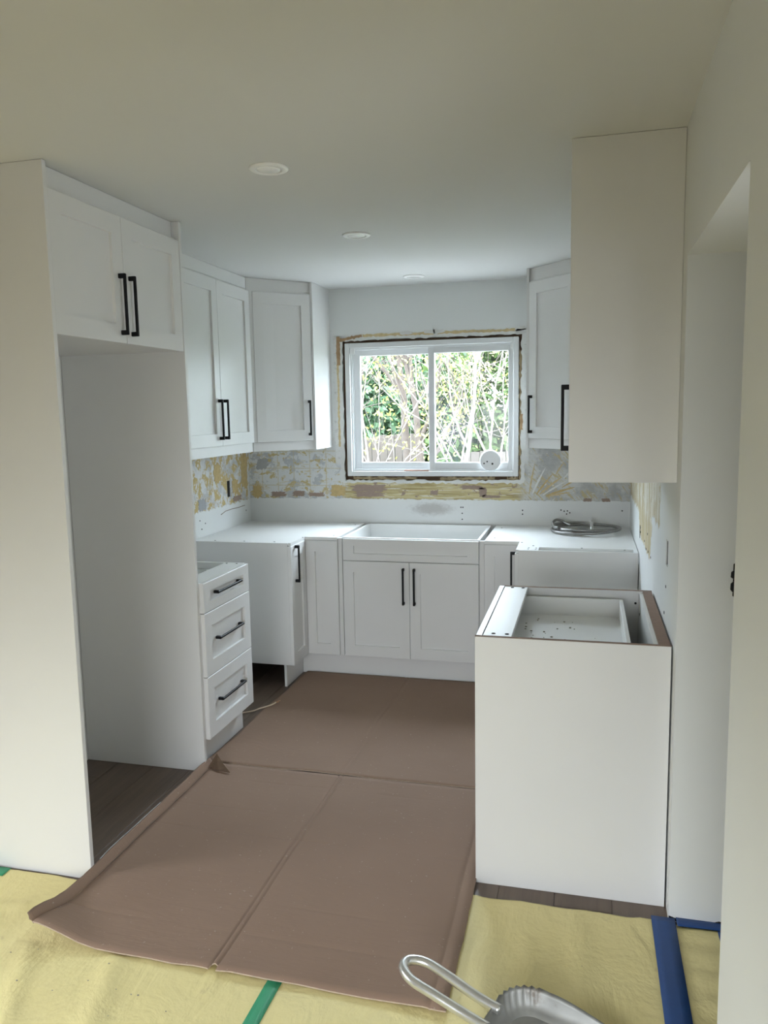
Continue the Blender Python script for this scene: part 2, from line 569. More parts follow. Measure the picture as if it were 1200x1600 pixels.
def vox(name, bounds, holes, mat, parent=None, **tags):
    """solid slab with rectangular recesses or openings"""
    x0, x1, y0, y1, z0, z1 = bounds
    ax = [sorted({bounds[2 * i], bounds[2 * i + 1]} | {h[2 * i + k] for h in holes for k in (0, 1) if bounds[2 * i] < h[2 * i + k] < bounds[2 * i + 1]}) for i in range(3)]
    n = [len(a) - 1 for a in ax]
    def solid(i, j, k):
        if not (0 <= i < n[0] and 0 <= j < n[1] and 0 <= k < n[2]): return False
        c = [(ax[d][q] + ax[d][q + 1]) / 2 for d, q in enumerate((i, j, k))]
        return not any(all(h[2 * d] < c[d] < h[2 * d + 1] for d in range(3)) for h in holes)
    mb = B(mat)
    vm = {}
    def vv(i, j, k):
        if (i, j, k) not in vm:
            vm[i, j, k] = mb.v(ax[0][i], ax[1][j], ax[2][k])
        return vm[i, j, k]
    for i in range(n[0]):
        for j in range(n[1]):
            for k in range(n[2]):
                if not solid(i, j, k): continue
                if not solid(i - 1, j, k): mb.face([vv(i, j, k), vv(i, j, k + 1), vv(i, j + 1, k + 1), vv(i, j + 1, k)])
                if not solid(i + 1, j, k): mb.face([vv(i + 1, j, k), vv(i + 1, j + 1, k), vv(i + 1, j + 1, k + 1), vv(i + 1, j, k + 1)])
                if not solid(i, j - 1, k): mb.face([vv(i, j, k), vv(i + 1, j, k), vv(i + 1, j, k + 1), vv(i, j, k + 1)])
                if not solid(i, j + 1, k): mb.face([vv(i, j + 1, k), vv(i, j + 1, k + 1), vv(i + 1, j + 1, k + 1), vv(i + 1, j + 1, k)])
                if not solid(i, j, k - 1): mb.face([vv(i, j, k), vv(i, j + 1, k), vv(i + 1, j + 1, k), vv(i + 1, j, k)])
                if not solid(i, j, k + 1): mb.face([vv(i, j, k + 1), vv(i + 1, j, k + 1), vv(i + 1, j + 1, k + 1), vv(i, j + 1, k + 1)])
    return mb.build(name, parent, fix=False, **tags)

def frame_mtx(o, u, n):
    """local x = width along u, local y = outward n, local z = up"""
    u = Vector(u).normalized(); n = Vector(n).normalized()
    m = Matrix((u, n, Vector((0, 0, 1)))).transposed().to_4x4()
    m.translation = Vector(o)
    return m

def shaker(name, parent, o, u, n, w, h, stile=0.064, rail=0.068, t=0.02, mat='cab', label=None):
    """recessed-panel front; o = lower corner on the carcass face, t thick outward"""
    mb = B(mat)
    M = frame_mtx(o, u, n)
    rec, ch, bv = 0.011, 0.001, 0.0015
    def ring(x0, x1, z0, z1, y):
        return [mb.v(*(M @ Vector(q))) for q in ((x0, y, z0), (x1, y, z0), (x1, y, z1), (x0, y, z1))]
    R = [ring(0, w, 0, h, 0), ring(0, w, 0, h, t - bv), ring(bv, w - bv, bv, h - bv, t),
         ring(stile, w - stile, rail, h - rail, t), ring(stile + ch, w - stile - ch, rail + ch, h - rail - ch, t - rec)]
    for a, b in zip(R, R[1:]):
        for i in range(4):
            mb.face([a[i], a[(i + 1) % 4], b[(i + 1) % 4], b[i]])
    mb.face(list(reversed(R[0])))
    mb.face(R[-1])
    ob = mb.build(name, parent)
    if label: ob['label'] = label
    return ob

def pull(parent, c, along, n, length=0.222):
    """black bar pull: c = centre on the front face"""
    mb = B('black')
    c = Vector(c); a = Vector(along).normalized(); n = Vector(n).normalized(); s = a.cross(n)
    M = Matrix((a, n, s)).transposed().to_4x4()
    M.translation = c
    L = length / 2
    mb.box(-L, L, 0.019, 0.029, -0.0055, 0.0055, 0.002, M)
    for q in (-1, 1):
        x0, x1 = sorted((q * L, q * (L - 0.017)))
        mb.box(x0, x1, -0.0005, 0.027, -0.0065, 0.0065, 0.002, M)
    ob = mb.build('handle', parent)
    ob['label'] = 'matt black bar pull'
    return ob

W, H = 2.569, 2.442
BF, BB = 0.638, 0.618      # base fronts / carcass depth
UB, UT = 1.400, 2.362      # upper light rail bottom / door top
ZD = 1.457                 # upper door bottom
KT, TOP = 0.146, 0.880     # base door bottom / carcass top

# ------------------------------------------------------------------ setting: floor, walls, ceiling
B('lam').box(-2.7, 4.2, -8.3, 0.2, -0.12, -0.004).build('floor', kind='structure', label='dark brown laminate floor under the paper and cardboard')
floor = bpy.data.objects['floor']
pw, pl = 0.186, 1.22
plank_mesh = {}
r = random.Random(3)
for i in range(14):
    x0 = -0.02 + i * pw
    yy = 0.0 + r.uniform(0, pl)
    while yy > -3.0:
        y1, y0 = min(yy, 0.0), max(yy - pl, -3.05)
        if y1 - y0 > 0.05:
            key = (round(y1 - y0, 3),)
            if key not in plank_mesh:
                mb = B('lam').box(0, pw - 0.0012, 0, (y1 - y0) - 0.0012, -0.006, 0.0, 0.0008)
                o = mb.build('plank', floor)
                plank_mesh[key] = o.data
            else:
                o = bpy.data.objects.new('plank', plank_mesh[key])
                COL.objects.link(o)
                o.parent = floor
            o.location = (x0, y0, 0)
        yy -= pl

vox('wall_back', (-0.14, 4.2, 0.0, 0.16, -0.1, H), [(0.697, 1.897, -1, 1, 1.168, 2.106)], 'backwall', kind='structure', label='back wall with stripped tile adhesive around the window')
wall_back = bpy.data.objects['wall_back']
vox('wall_left', (-0.14, 0.0, -2.86, 0.0, -0.1, H), [(-0.05, 1, -0.362, -0.317, 1.087, 1.195)], 'leftwall', kind='structure', label='left wall stripped of tile above the corner base')
wall_left = bpy.data.objects['wall_left']
vox('wall_right', (W, W + 0.19, -8.3, 0.0, -0.1, H), [(W - 1, W + 1, -3.53, -2.634, -1, 2.06), (W - 1, W + 0.05, -2.32, -2.255, 1.085, 1.175)], 'rightwall', kind='structure', label='right wall with a plain doorway opening')
wall_right = bpy.data.objects['wall_right']
vox('ceiling', (-2.7, 4.2, -8.3, 0.16, H, H + 0.15), [], 'ceil', kind='structure', label='flat white ceiling')
vox('wall_rear', (-2.7, 4.2, -8.3, -8.15, -0.1, H), [(0.3, 2.5, -9, -8, 0.03, 2.1)], 'wall_tan', kind='structure')  # opening assumed, to hold the unseen patio door
vox('wall_side', (-2.7, -2.55, -8.15, -2.86, -0.1, H), [], 'wall_tan', kind='structure')
vox('wall_front', (-2.7, -0.0, -2.86, -2.74, -0.1, H), [], 'wall_tan', kind='structure')
vox('wall_hall', (4.05, 4.2, -8.15, 0.0, -0.1, H), [], 'wall', kind='structure')
# assumed patio door frame, unseen behind the camera
mb = B('vinyl')
for x in (0.3, 1.36, 2.44): mb.box(x, x + 0.06, -8.26, -8.18, 0.03, 2.1, 0.004)
mb.box(0.36, 2.44, -8.26, -8.18, 2.04, 2.1, 0.004).box(0.36, 2.44, -8.26, -8.18, 0.03, 0.09, 0.004)
mb.build('assumed_patio_door', kind='structure')
B('lamp').box(0.36, 2.44, -8.225, -8.215, 0.09, 2.04).build('sky_block_pane', bpy.data.objects['assumed_patio_door'])  # opaque unseen pane added to shut sky light out of the opening

# dark boxes set into the cut outlet openings
mb = B('dark')
mb.box(-0.049, -0.004, -0.362, -0.317, 1.087, 1.195)
mb.build('outlet_box', wall_left)
B('dark').box(W + 0.004, W + 0.049, -2.32, -2.255, 1.085, 1.175).build('outlet_box', wall_right)

# torn patches of board paper and glue left by the tiles on the back wall
def ragged(cx, cz, w, h, seed, n=38, j=0.20):
    q = random.Random(seed)
    pts = []
    for i in range(n):
        a = 2 * math.pi * i / n
        ca, sa = math.cos(a), math.sin(a)
        k = 1 / max(abs(ca), abs(sa)) ** 0.75
        rr = 1 + q.uniform(-j, j)
        pts.append((cx + w / 2 * ca * k * rr, cz + h / 2 * sa * k * rr))
    return pts
for i, (cx, cz, w, h, m) in enumerate([
        (0.215, 1.072, 0.105, 0.036, 'torn'), (0.365, 1.078, 0.090, 0.036, 'torn'), (0.495, 1.072, 0.115, 0.026, 'torn'),
        (0.872, 1.118, 0.235, 0.048, 'torn'), (0.872, 1.076, 0.205, 0.036, 'torn'),
        (1.575, 1.128, 0.150, 0.026, 'torn'), (1.645, 1.096, 0.048, 0.062, 'torn'), (1.70, 1.068, 0.12, 0.018, 'torn'),
        (0.055, 1.090, 0.070, 0.088, 'torn_tan'), (0.655, 1.100, 0.110, 0.075, 'torn_tan'), (2.31, 1.052, 0.05, 0.02, 'torn'), (2.42, 1.052, 0.05, 0.02, 'torn'),
        (0.10, 1.285, 0.085, 0.075, 'torn_grey'), (1.32, 1.090, 0.05, 0.03, 'torn')]):
    if m == 'torn_grey':
        if 'torn_grey' not in MT: MT['torn_grey'] = plain('grey_board_paper', (0.40, 0.40, 0.41), 0.9, var=0.1, nscale=40)
    pts = [(a, -0.0022, b) for a, b in ragged(cx, cz, w, h, 40 + i)]
    B(m).poly(pts, (0, 0.002, 0)).build('torn_patch', wall_back)
for i, (cy, cz, w, h, m) in enumerate([(-0.09, 1.24, 0.10, 0.26, 'torn_tan'), (-0.50, 1.26, 0.09, 0.12, 'torn_tan'), (-0.22, 1.065, 0.13, 0.035, 'torn'),
                                       (-0.72, 1.08, 0.10, 0.07, 'torn_grey'), (-0.24, 1.15, 0.09, 0.09, 'torn_tan')]):
    pts = [(0.0022, a, b) for a, b in ragged(cy, cz, w, h, 80 + i)]
    B(m).poly(pts, (-0.002, 0, 0)).build('torn_patch', wall_left)
# trowel swipes beside the window, pencil crack, screw holes
for i, (x, z, l, ang, w_) in enumerate([(1.945, 1.09, 0.20, 80, 0.016), (1.965, 1.09, 0.22, 66, 0.020), (1.99, 1.085, 0.25, 56, 0.016), (2.01, 1.085, 0.24, 46, 0.022), (2.03, 1.08, 0.22, 36, 0.016),
                                        (2.05, 1.075, 0.20, 25, 0.020), (2.06, 1.07, 0.18, 14, 0.016), (2.16, 1.19, 0.12, 48, 0.018), (2.15, 1.13, 0.12, 34, 0.014), (2.11, 1.21, 0.10, 62, 0.014)]):
    q_ = random.Random(500 + i)
    ang += q_.uniform(-5, 5); l *= q_.uniform(0.6, 1.0)
    c, s_ = math.cos(math.radians(ang)), math.sin(math.radians(ang))
    up_e, lo_e = [], []
    for kk in range(13):
        t_ = kk / 12
        px, pz = x + c * l * t_ + 0.010 * t_ * t_ * s_, z + s_ * l * t_ - 0.012 * t_ * t_ * c
        hw = w_ * 0.34 * math.sin(math.pi * min(1, 0.12 + t_ * 0.86)) ** 0.6 * q_.uniform(0.6, 1.25)
        up_e.append((px - s_ * hw, -0.003, pz + c * hw)); lo_e.append((px + s_ * hw, -0.003, pz - c * hw))
    B(('caulk', 'plaster', 'torn_tan')[i % 3]).poly(up_e + lo_e[::-1], (0, 0.003, 0)).build('glue_swipe', wall_back)
B('rough_wood').tube([(0.0005, -0.471, 0.985), (0.0005, -0.40, 1.000), (0.0005, -0.30, 1.003), (0.0005, -0.2, 1.000), (0.0005, -0.10, 1.003)], 0.0022, 5).build('crack', wall_left)
for (x, z) in [(1.50, 0.995), (1.513, 0.995), (1.508, 0.955), (1.508, 0.915), (1.902, 0.98), (1.902, 0.955), (2.145, 0.985), (2.165, 0.978), (2.185, 0.98), (2.18, 0.96), (2.20, 0.968), (2.52, 0.985)]:
    B('dark').lathe([(0.0045, 0), (0.0045, 0.0015)], (x, 0.0, z), 8, mtx=Matrix.Rotation(math.pi / 2, 4, 'X')).build('screw_hole', wall_back)
for (y, z) in [(-0.74, 0.93), (-0.69, 0.96), (-0.76, 0.985), (-0.08, 0.965)]:
    B('dark').lathe([(0.0045, 0), (0.0045, 0.0015)], (0, y, z), 8, mtx=Matrix.Rotation(math.pi / 2, 4, 'Y')).build('screw_hole', wall_left)
for (y, z) in [(-0.95, 1.02), (-0.97, 1.0), (-1.25, 1.0), (-1.42, 1.06), (-1.36, 0.98), (-1.48, 0.99), (-2.28, 1.01), (-2.25, 0.86 + 0.05), (-1.62, 0.99), (-1.35, 0.98)]:
    B('dark').box(W - 0.0012, W, y - 0.007, y + 0.007, z - 0.0045, z + 0.0045).build('screw_hole', wall_right)
B('dark').box(W - 0.0018, W, -0.945, -0.925, 0.965, 1.03).build('slot_hole', wall_right)

B('dark').poly([(2.571, -2.6355, 0.0), (2.755, -2.6355, 0.0), (2.755, -2.6355, 0.012), (2.72, -2.6355, 0.018), (2.70, -2.6355, 0.010), (2.65, -2.6355, 0.011), (2.60, -2.6355, 0.007), (2.571, -2.6355, 0.016)], (0, 0.002, 0)).build('foot_gap', wall_right)
# ------------------------------------------------------------------ kitchen window
def ragged_strip(name, parent, mat, p0, p1, w0, w1, y0, y1, seed, n=46, jit=0.006):
    """long plate in the wall plane with ragged sides; p0,p1 = (x,z) axis ends"""
    q = random.Random(seed)
    a, b = Vector(p0), Vector(p1)
    d = (b - a)
    nrm = Vector((-d.y, d.x)).normalized()
    mb = B(mat)
    rows = []
    for i in range(n + 1):
        t = i / n
        c = a + d * t
        e0, e1 = -w0 + q.uniform(-jit, jit), w1 + q.uniform(-jit, jit)
        yf = y0 + q.uniform(0, 0.4) * jit
        rows.append([mb.v(c.x + nrm.x * e0, yf, c.y + nrm.y * e0), mb.v(c.x + nrm.x * e1, yf, c.y + nrm.y * e1),
                     mb.v(c.x + nrm.x * e1, y1, c.y + nrm.y * e1), mb.v(c.x + nrm.x * e0, y1, c.y + nrm.y * e0)])
    for r0, r1 in zip(rows, rows[1:]):
        for j in range(4):
            mb.face([r0[j], r0[(j + 1) % 4], r1[(j + 1) % 4], r1[j]])
    mb.face(rows[0]); mb.face(list(reversed(rows[-1])))
    return mb.build(name, parent)

X0, X1, Z0, Z1 = 0.724, 1.874, 1.200, 2.086
# ragged drywall edge framing the opening
ragged_strip('drywall_edge', wall_back, 'plaster', (0.697, 1.16), (0.697, 2.11), 0.008, 0.022, -0.003, 0.012, 1)
ragged_strip('drywall_edge', wall_back, 'plaster', (1.900, 1.16), (1.900, 2.11), 0.014, 0.010, -0.003, 0.012, 2)
ragged_strip('drywall_edge', wall_back, 'plaster', (0.69, 2.109), (1.905, 2.109), 0.006, 0.010, -0.003, 0.012, 3, 60)
ragged_strip('drywall_edge', wall_back, 'plaster', (0.69, 1.166), (1.905, 1.166), 0.012, 0.007, -0.003, 0.012, 4, 60)
# rough framing and foam in the gap
for (a, b, c, d) in ((0.6975, 0.722, 1.17, 2.105), (1.876, 1.8965, 1.17, 2.105)):
    B('rough_wood').box(a, b, 0.045, 0.15, c, d).build('rough_stud', wall_back)
for (c, d) in ((1.1685, 1.198), (2.088, 2.1055)):
    B('rough_wood').box(0.723, 1.875, 0.045, 0.15, c, d).build('rough_stud', wall_back)
ragged_strip('foam_bead', wall_back, 'foam', (1.886, 1.18), (1.886, 2.0), 0.008, 0.008, 0.012, 0.045, 5, 50, 0.005)
ragged_strip('foam_bead', wall_back, 'foam', (0.76, 1.184), (1.20, 1.184), 0.010, 0.009, 0.015, 0.045, 6, 30, 0.006)
ragged_strip('foam_bead', wall_back, 'foam', (1.36, 1.184), (1.72, 1.184), 0.010, 0.009, 0.012, 0.045, 7, 26, 0.006)
ragged_strip('foam_bead', wall_back, 'foam', (1.80, 1.184), (1.87, 1.184), 0.010, 0.010, 0.008, 0.045, 8, 8, 0.006)
# trim remains: wood scraps, tan adhesive beads
ragged_strip('wood_scrap', wall_back, 'scrap', (0.679, 1.945), (0.679, 2.132), 0.013, 0.013, -0.006, 0.002, 9, 14, 0.003)
ragged_strip('wood_scrap', wall_back, 'scrap', (0.69, 2.108), (0.845, 2.134), 0.010, 0.010, -0.009, 0.002, 10, 14, 0.004)
ragged_strip('wood_scrap', wall_back, 'scrap', (1.893, 1.50), (1.893, 1.60), 0.008, 0.009, -0.005, 0.003, 14, 8, 0.003)
ragged_strip('adhesive_bead', wall_back, 'caulk', (0.674, 1.40), (0.674, 1.945), 0.006, 0.007, -0.004, 0.001, 11, 40, 0.003)
ragged_strip('adhesive_bead', wall_back, 'caulk', (0.85, 2.133), (1.89, 2.128), 0.008, 0.008, -0.004, 0.001, 12, 70, 0.004)
for i, (x, z) in enumerate(((1.15, 2.138), (1.30, 2.140), (1.36, 2.138), (1.88, 2.134), (1.90, 2.12))):
    B('plaster').poly([(a, -0.008, b) for a, b in ragged(x, z, 0.075, 0.024, 60 + i, 14, 0.3)], (0, 0.008, 0)).build('plaster_chip', wall_back)

win = B('vinyl')
Y0, Y1 = -0.004, 0.11
t = 0.034
win.box(X0, X0 + t, Y0, Y1, Z0, Z1, 0.003).box(X1 - t, X1, Y0, Y1, Z0, Z1, 0.003)
win.box(X0 + t, X1 - t, Y0, Y1, Z1 - t, Z1, 0.003).box(X0 + t, X1 - t, Y0, Y1, Z0, Z0 + t, 0.003)
win.build('window_1', kind='structure', label='white vinyl sliding window above the sink base')
w1 = bpy.data.objects['window_1']
# tracks
for y in (0.012, 0.052, 0.094):
    mb = B('vinyl')
    mb.box(X0 + t, X0 + t + 0.010, y, y + 0.006, Z0 + t, Z1 - t, 0.001).box(X1 - t - 0.010, X1 - t, y, y + 0.006, Z0 + t, Z1 - t, 0.001)
    mb.box(X0 + t + 0.01, X1 - t - 0.01, y, y + 0.006, Z1 - t - 0.012, Z1 - t, 0.001).box(X0 + t + 0.01, X1 - t - 0.01, y, y + 0.006, Z0 + t, Z0 + t + 0.012, 0.001)
    mb.build('track', w1)
def sash(x0, x1, y, gx0, gx1, glassmat, tag):
    z0, z1 = Z0 + t + 0.006, Z1 - t - 0.006
    gz0, gz1 = 1.290, 2.004
    mb = B('vinyl')
    mb.box(x0, gx0, y, y + 0.028, z0, z1, 0.002).box(gx1, x1, y, y + 0.028, z0, z1, 0.002)
    mb.box(gx0, gx1, y, y + 0.028, z0, gz0, 0.002).box(gx0, gx1, y, y + 0.028, gz1, z1, 0.002)
    s_ = mb.build('sash', w1)
    B(glassmat).box(gx0 - 0.004, gx1 + 0.004, y + 0.012, y + 0.015, gz0 - 0.004, gz1 + 0.004).build('pane', s_)
    return s_
sash(X0 + t + 0.002, 1.322, 0.060, 0.811, 1.284, 'glass', 'l')
sash(1.286, X1 - t - 0.002, 0.022, 1.326, 1.806, 'glass_hazy', 'r')
for (x, z) in ((X0 + 0.052, Z1 - 0.052), (X1 - 0.036, Z1 - 0.052)):
    B('plastic').box(x - 0.016, x + 0.016, 0.0, 0.01, z - 0.02, z + 0.02, 0.002).build('latch_block', w1)

# reddish wood sliver and smoke detector on the window sill
o = ragged_strip('wood_shim', None, 'reddish', (1.12, 1.2365), (1.285, 1.2365), 0.0025, 0.003, -0.001, 0.008, 21, 10, 0.001)
o['label'] = 'thin reddish wood shim lying on the white window sill'; o['category'] = 'shim'
sd = thing('smoke_detector', (1.690, 0.0, 1.2345), 'round white smoke detector leaning against the lower window frame', 'detector')
R_ = 0.068
Md = Matrix.Rotation(math.radians(84), 4, 'X')
cc = (1.694, -0.006, 1.2350 + R_ + 0.003)
B('plastic').lathe([(R_ - 0.004, -0.013), (R_, -0.010), (R_, 0.004), (R_ - 0.006, 0.013), (R_ - 0.012, 0.016)], cc, 48, mtx=Md).build('body', sd)
for (u, v_, r_) in ((0.016, -0.024, 0.0065), (-0.018, -0.010, 0.005), (-0.038, -0.022, 0.005)):
    q = Md @ Vector((u, v_, 0.0155))
    B('dark').lathe([(r_, 0), (r_, 0.0012)], Vector(cc) + q, 12, mtx=Md).build('hole', sd)

# ------------------------------------------------------------------ recessed ceiling lights
for i, (x, y, w_) in enumerate(((1.256, -2.541, 'nearest the tall cabinets, largest of the three'), (1.254, -1.497, 'in the middle of the row of three'), (1.268, -0.31, 'closest to the window'))):
    lt = thing('recessed_light', (x, y, H - 0.01), 'round white recessed ceiling light ' + w_, 'ceiling light', 'recessed ceiling lights')
    mb = B('lamp')
    prof = [(0.0655, 0.0), (0.0655, -0.003), (0.060, -0.006), (0.045, -0.0075), (0.0435, -0.0065), (0.041, 0.004)]
    rings = []
    mb.lathe([(a, b) for a, b in prof], (x, y, H), 48).build('trim_ring', lt)
    B('lens').lathe([(0.0405, 0.0), (0.0405, -0.0045), (0.034, -0.0062), (0.0, -0.0068)], (x, y, H - 0.0005), 40).build('lens', lt)

# ------------------------------------------------------------------ fridge surround
p = B('cab').box(0.002, 0.617, -2.854, -2.835, 0.0005, H - 0.001, 0.001).build('end_panel')
p['label'] = 'tall white end panel standing at the near side of the empty fridge bay'; p['category'] = 'panel'; p['group'] = 'tall fridge panels'
p = B('cab').box(0.002, 0.617, -1.991, -1.972, 0.0005, H - 0.001, 0.001).build('end_panel')
p['label'] = 'tall white end panel between the empty fridge bay and the drawer base'; p['category'] = 'panel'; p['group'] = 'tall fridge panels'

def handle_v(door, x, y, zc, n, length=0.222):
    pull(door, (x, y, zc), (0, 0, 1), n, length)

fc = thing('wall_cabinet', (0.3, -2.41, 1.904), 'white two-door wall cabinet high over the empty fridge bay', 'cabinet', 'upper cabinets')
FB = 0.594
mb = B('cab')
mb.box(0.003, FB, -2.834, -1.992, 1.904, 1.922, 0.001).box(0.003, FB, -2.834, -2.816, 1.922, 2.375).box(0.003, FB, -2.010, -1.992, 1.922, 2.375)
mb.box(0.003, FB, -2.816, -2.010, 2.357, 2.375).box(0.003, 0.012, -2.816, -2.010, 1.922, 2.357).box(FB - 0.018, FB, -2.42, -2.40, 1.922, 2.357)
mb.build('body', fc)
B('cab').box(FB - 0.03, FB - 0.012, -2.834, -1.992, 2.375, H - 0.001, 0.001).build('ceiling_filler', fc)
d = shaker('door', fc, (FB + 0.0005, -2.833, 1.902), (0, 1, 0), (1, 0, 0), 0.410, UT - 1.902)
handle_v(d, FB + 0.0205, -2.423 - 0.032, 2.042, (1, 0, 0))
d = shaker('door', fc, (FB + 0.0005, -2.420, 1.902), (0, 1, 0), (1, 0, 0), 0.427, UT - 1.902)
handle_v(d, FB + 0.0205, -2.420 + 0.032, 2.042, (1, 0, 0))

# ------------------------------------------------------------------ left wall cabinet, two doors
uf = 0.329
UC = uf - 0.02
uc = thing('wall_cabinet', (0.15, -1.07, UB), 'white two-door wall cabinet on the left wall beside the tall panel', 'cabinet', 'upper cabinets')
ya, yb = -1.497, -0.640
mb = B('cab')
mb.box(0.003, UC, ya, yb, ZD, ZD + 0.018).box(0.003, UC, ya, ya + 0.018, ZD + 0.018, 2.375).box(0.003, UC, yb - 0.018, yb, ZD + 0.018, 2.375)
mb.box(0.003, UC, ya + 0.018, yb - 0.018, 2.357, 2.375).box(0.003, 0.012, ya + 0.018, yb - 0.018, ZD + 0.018, 2.357).box(UC - 0.018, UC, -1.078, -1.06, ZD + 0.018, 2.357)
mb.build('body', uc)
B('cab').box(UC - 0.018, UC - 0.001, ya, yb + 0.025, 2.3755, H - 0.001, 0.001).build('ceiling_filler', uc)
B('cab').box(UC - 0.012, UC + 0.006, ya, yb + 0.006, UB, ZD - 0.001, 0.001).build('light_rail', uc)
d = shaker('door', uc, (UC + 0.0005, ya + 0.001, ZD), (0, 1, 0), (1, 0, 0), 0.4255, UT - ZD)
handle_v(d, UC + 0.0205, -1.072 - 0.032, 1.603, (1, 0, 0))
d = shaker('door', uc, (UC + 0.0005, -1.0685, ZD), (0, 1, 0), (1, 0, 0), 0.427, UT - ZD)
handle_v(d, UC + 0.0205, -1.0685 + 0.032, 1.603, (1, 0, 0))

# ------------------------------------------------------------------ diagonal corner wall cabinets
def prism(mb, pts, z0, z1):
    a = [mb.v(x, y, z0) for x, y in pts]; b = [mb.v(x, y, z1) for x, y in pts]
    mb.face(list(reversed(a))); mb.face(b)
    for i in range(len(pts)):
        j = (i + 1) % len(pts)
        mb.face([a[i], a[j], b[j], b[i]])
def diag(mir, label):
    fx = (lambda x: W - x) if mir else (lambda x: x)
    sg = -1 if mir else 1
    t_ = thing('corner_wall_cabinet', (fx(0.25), -0.25, UB), label, 'cabinet', 'upper cabinets')
    us = 0.622
    # carcass footprint: door front plane runs (uf,-us)->(us,-uf); carcass 2 cm behind it
    k = 0.0225 * math.sqrt(2)
    foot = [(0.003, -0.003), (0.608, -0.003), (0.608, -uf + 0.608 - us + k), (uf - us + 0.636 - k, -0.636), (0.003, -0.636)]
    mb = B('cab')
    pts = [(fx(a), b) for a, b in foot]
    prism(mb, pts, ZD, H - 0.0015)
    mb.build('body', t_)
    u = Vector((sg * 1, 1, 0)).normalized()
    nn = Vector((sg * 1, -1, 0)).normalized()
    A = Vector((fx(uf), -us, 0)); Bp = Vector((fx(us), -uf, 0))
    Lw = (Bp - A).length
    org = A - nn * 0.0195
    o_ = org + u * 0.014
    if mir:
        # local width axis runs from the wall end toward the window
        pass
    d_ = shaker('door', t_, (o_.x, o_.y, ZD), u, nn, Lw - 0.032, UT - ZD)
    hp = A + u * (Lw - 0.018 - 0.030) + nn * 0.0005
    pull(d_, (hp.x, hp.y, 1.600), (0, 0, 1), nn)
    for (z0, z1, nm, dd) in ((2.3755, H - 0.001, 'ceiling_filler', 0.020), (UB, ZD - 0.001, 'light_rail', 0.013)):
        a = A - nn * dd - u * 0.009; b = Bp - nn * dd - u * 0.006
        M = frame_mtx((a.x, a.y, 0), u, nn)
        B('cab').box(0, (b - a).length, -0.017, 0, z0, z1, 0.001, M).build(nm, t_)
    B('cab').box(fx(0.6085), fx(0.6225), -0.337, -0.001, UB - 0.002, H - 0.001, 0.001).build('side_panel', t_)
    return t_
diag(False, 'white diagonal corner wall cabinet left of the window')
diag(True, 'white diagonal corner wall cabinet right of the window, partly hidden')

# ------------------------------------------------------------------ right wall cabinet (its plain end faces the room)
ru = thing('wall_cabinet', (2.42, -2.15, 1.394), 'white wall cabinet on the right wall with plain tall end facing the room', 'cabinet', 'upper cabinets')
B('cab').box(2.2405, W - 0.0006, -2.533, -2.515, 1.394, H - 0.001, 0.001).build('side_panel', ru)
mb = B('cab')
XC = 2.260
mb.box(XC, W - 0.002, -2.5145, -1.76, 1.412, 1.43).box(XC, W - 0.002, -1.778, -1.76, 1.43, 2.375).box(XC, W - 0.002, -2.5145, -1.778, 2.357, 2.375)
mb.box(W - 0.012, W - 0.002, -2.5145, -1.778, 1.43, 2.357).box(XC, XC + 0.018, -2.15, -2.13, 1.43, 2.357)
mb.build('body', ru)
B('cab').box(XC + 0.004, XC + 0.02, -2.5145, -1.76, 2.3755, H - 0.001).build('ceiling_filler', ru)
d = shaker('door', ru, (XC - 0.0005, -2.142, 1.412), (0, -1, 0), (-1, 0, 0), 0.372, UT - 1.412)
handle_v(d, XC - 0.0205, -2.142 - 0.205 - 0.02, 1.598, (-1, 0, 0))
d = shaker('door', ru, (XC - 0.0005, -1.762, 1.412), (0, -1, 0), (-1, 0, 0), 0.376, UT - 1.412)

# ------------------------------------------------------------------ base cabinets
def screws(parent, pts, z=TOP, r_=0.005):
    for (x, y) in pts:
        B('dark').lathe([(r_, 0), (r_, 0.0012)], (x, y, z), 8).build('screw_hole', parent)

# --- left corner base
lc = thing('corner_base_cabinet', (0.3, -0.4, 0), 'white corner base cabinet left of the sink with bare flat top', 'cabinet', 'base cabinets')
CS = -0.885
mb = B('cab')
foot = [(0.003, -0.003), (0.838, -0.003), (0.838, -BB), (BB, -BB), (BB, CS + 0.0165), (0.003, CS + 0.0165)]
prism(mb, foot, KT + 0.002, TOP - 0.019)
mb.build('body', lc)
B('cab').box(0.003, BB, CS, CS + 0.016, KT, TOP, 0.001).build('side_panel', lc)
mb = B('mel')
foot2 = [(0.003, -0.003), (0.842, -0.003), (0.842, -BF + 0.004), (BF - 0.004, -BF + 0.004), (BF - 0.004, CS + 0.0165), (0.003, CS + 0.0165)]
prism(mb, foot2, TOP - 0.0185, TOP)
mb.build('top_panel', lc)
d = shaker('door', lc, (BB + 0.0005, CS, KT), (0, 1, 0), (1, 0, 0), (-BF - CS) + 0.000 - 0.001, TOP - 0.02 - KT, stile=0.058)
handle_v(d, BF + 0.0005, CS + 0.066, 0.748, (1, 0, 0))
shaker('door', lc, (BF + 0.0005, -BB - 0.0005, KT), (1, 0, 0), (0, -1, 0), 0.842 - BF, TOP - 0.02 - KT, stile=0.058)
B('cab').box(0.560, 0.576, CS + 0.03, -0.560, 0.001, KT - 0.002, 0.001).build('toe_kick', lc)
for (x, y) in ((0.06, CS + 0.09), (0.06, -0.06)):
    B('black').lathe([(0.03, 0.001), (0.03, 0.02), (0.018, 0.03), (0.018, KT + 0.001)], (x, y, 0), 12).build('levelling_foot', lc)
screws(lc, [(0.14, CS + 0.04), (0.33, CS + 0.04), (0.52, CS + 0.045), (0.63, -0.66), (0.80, -0.10), (0.80, -0.57)])

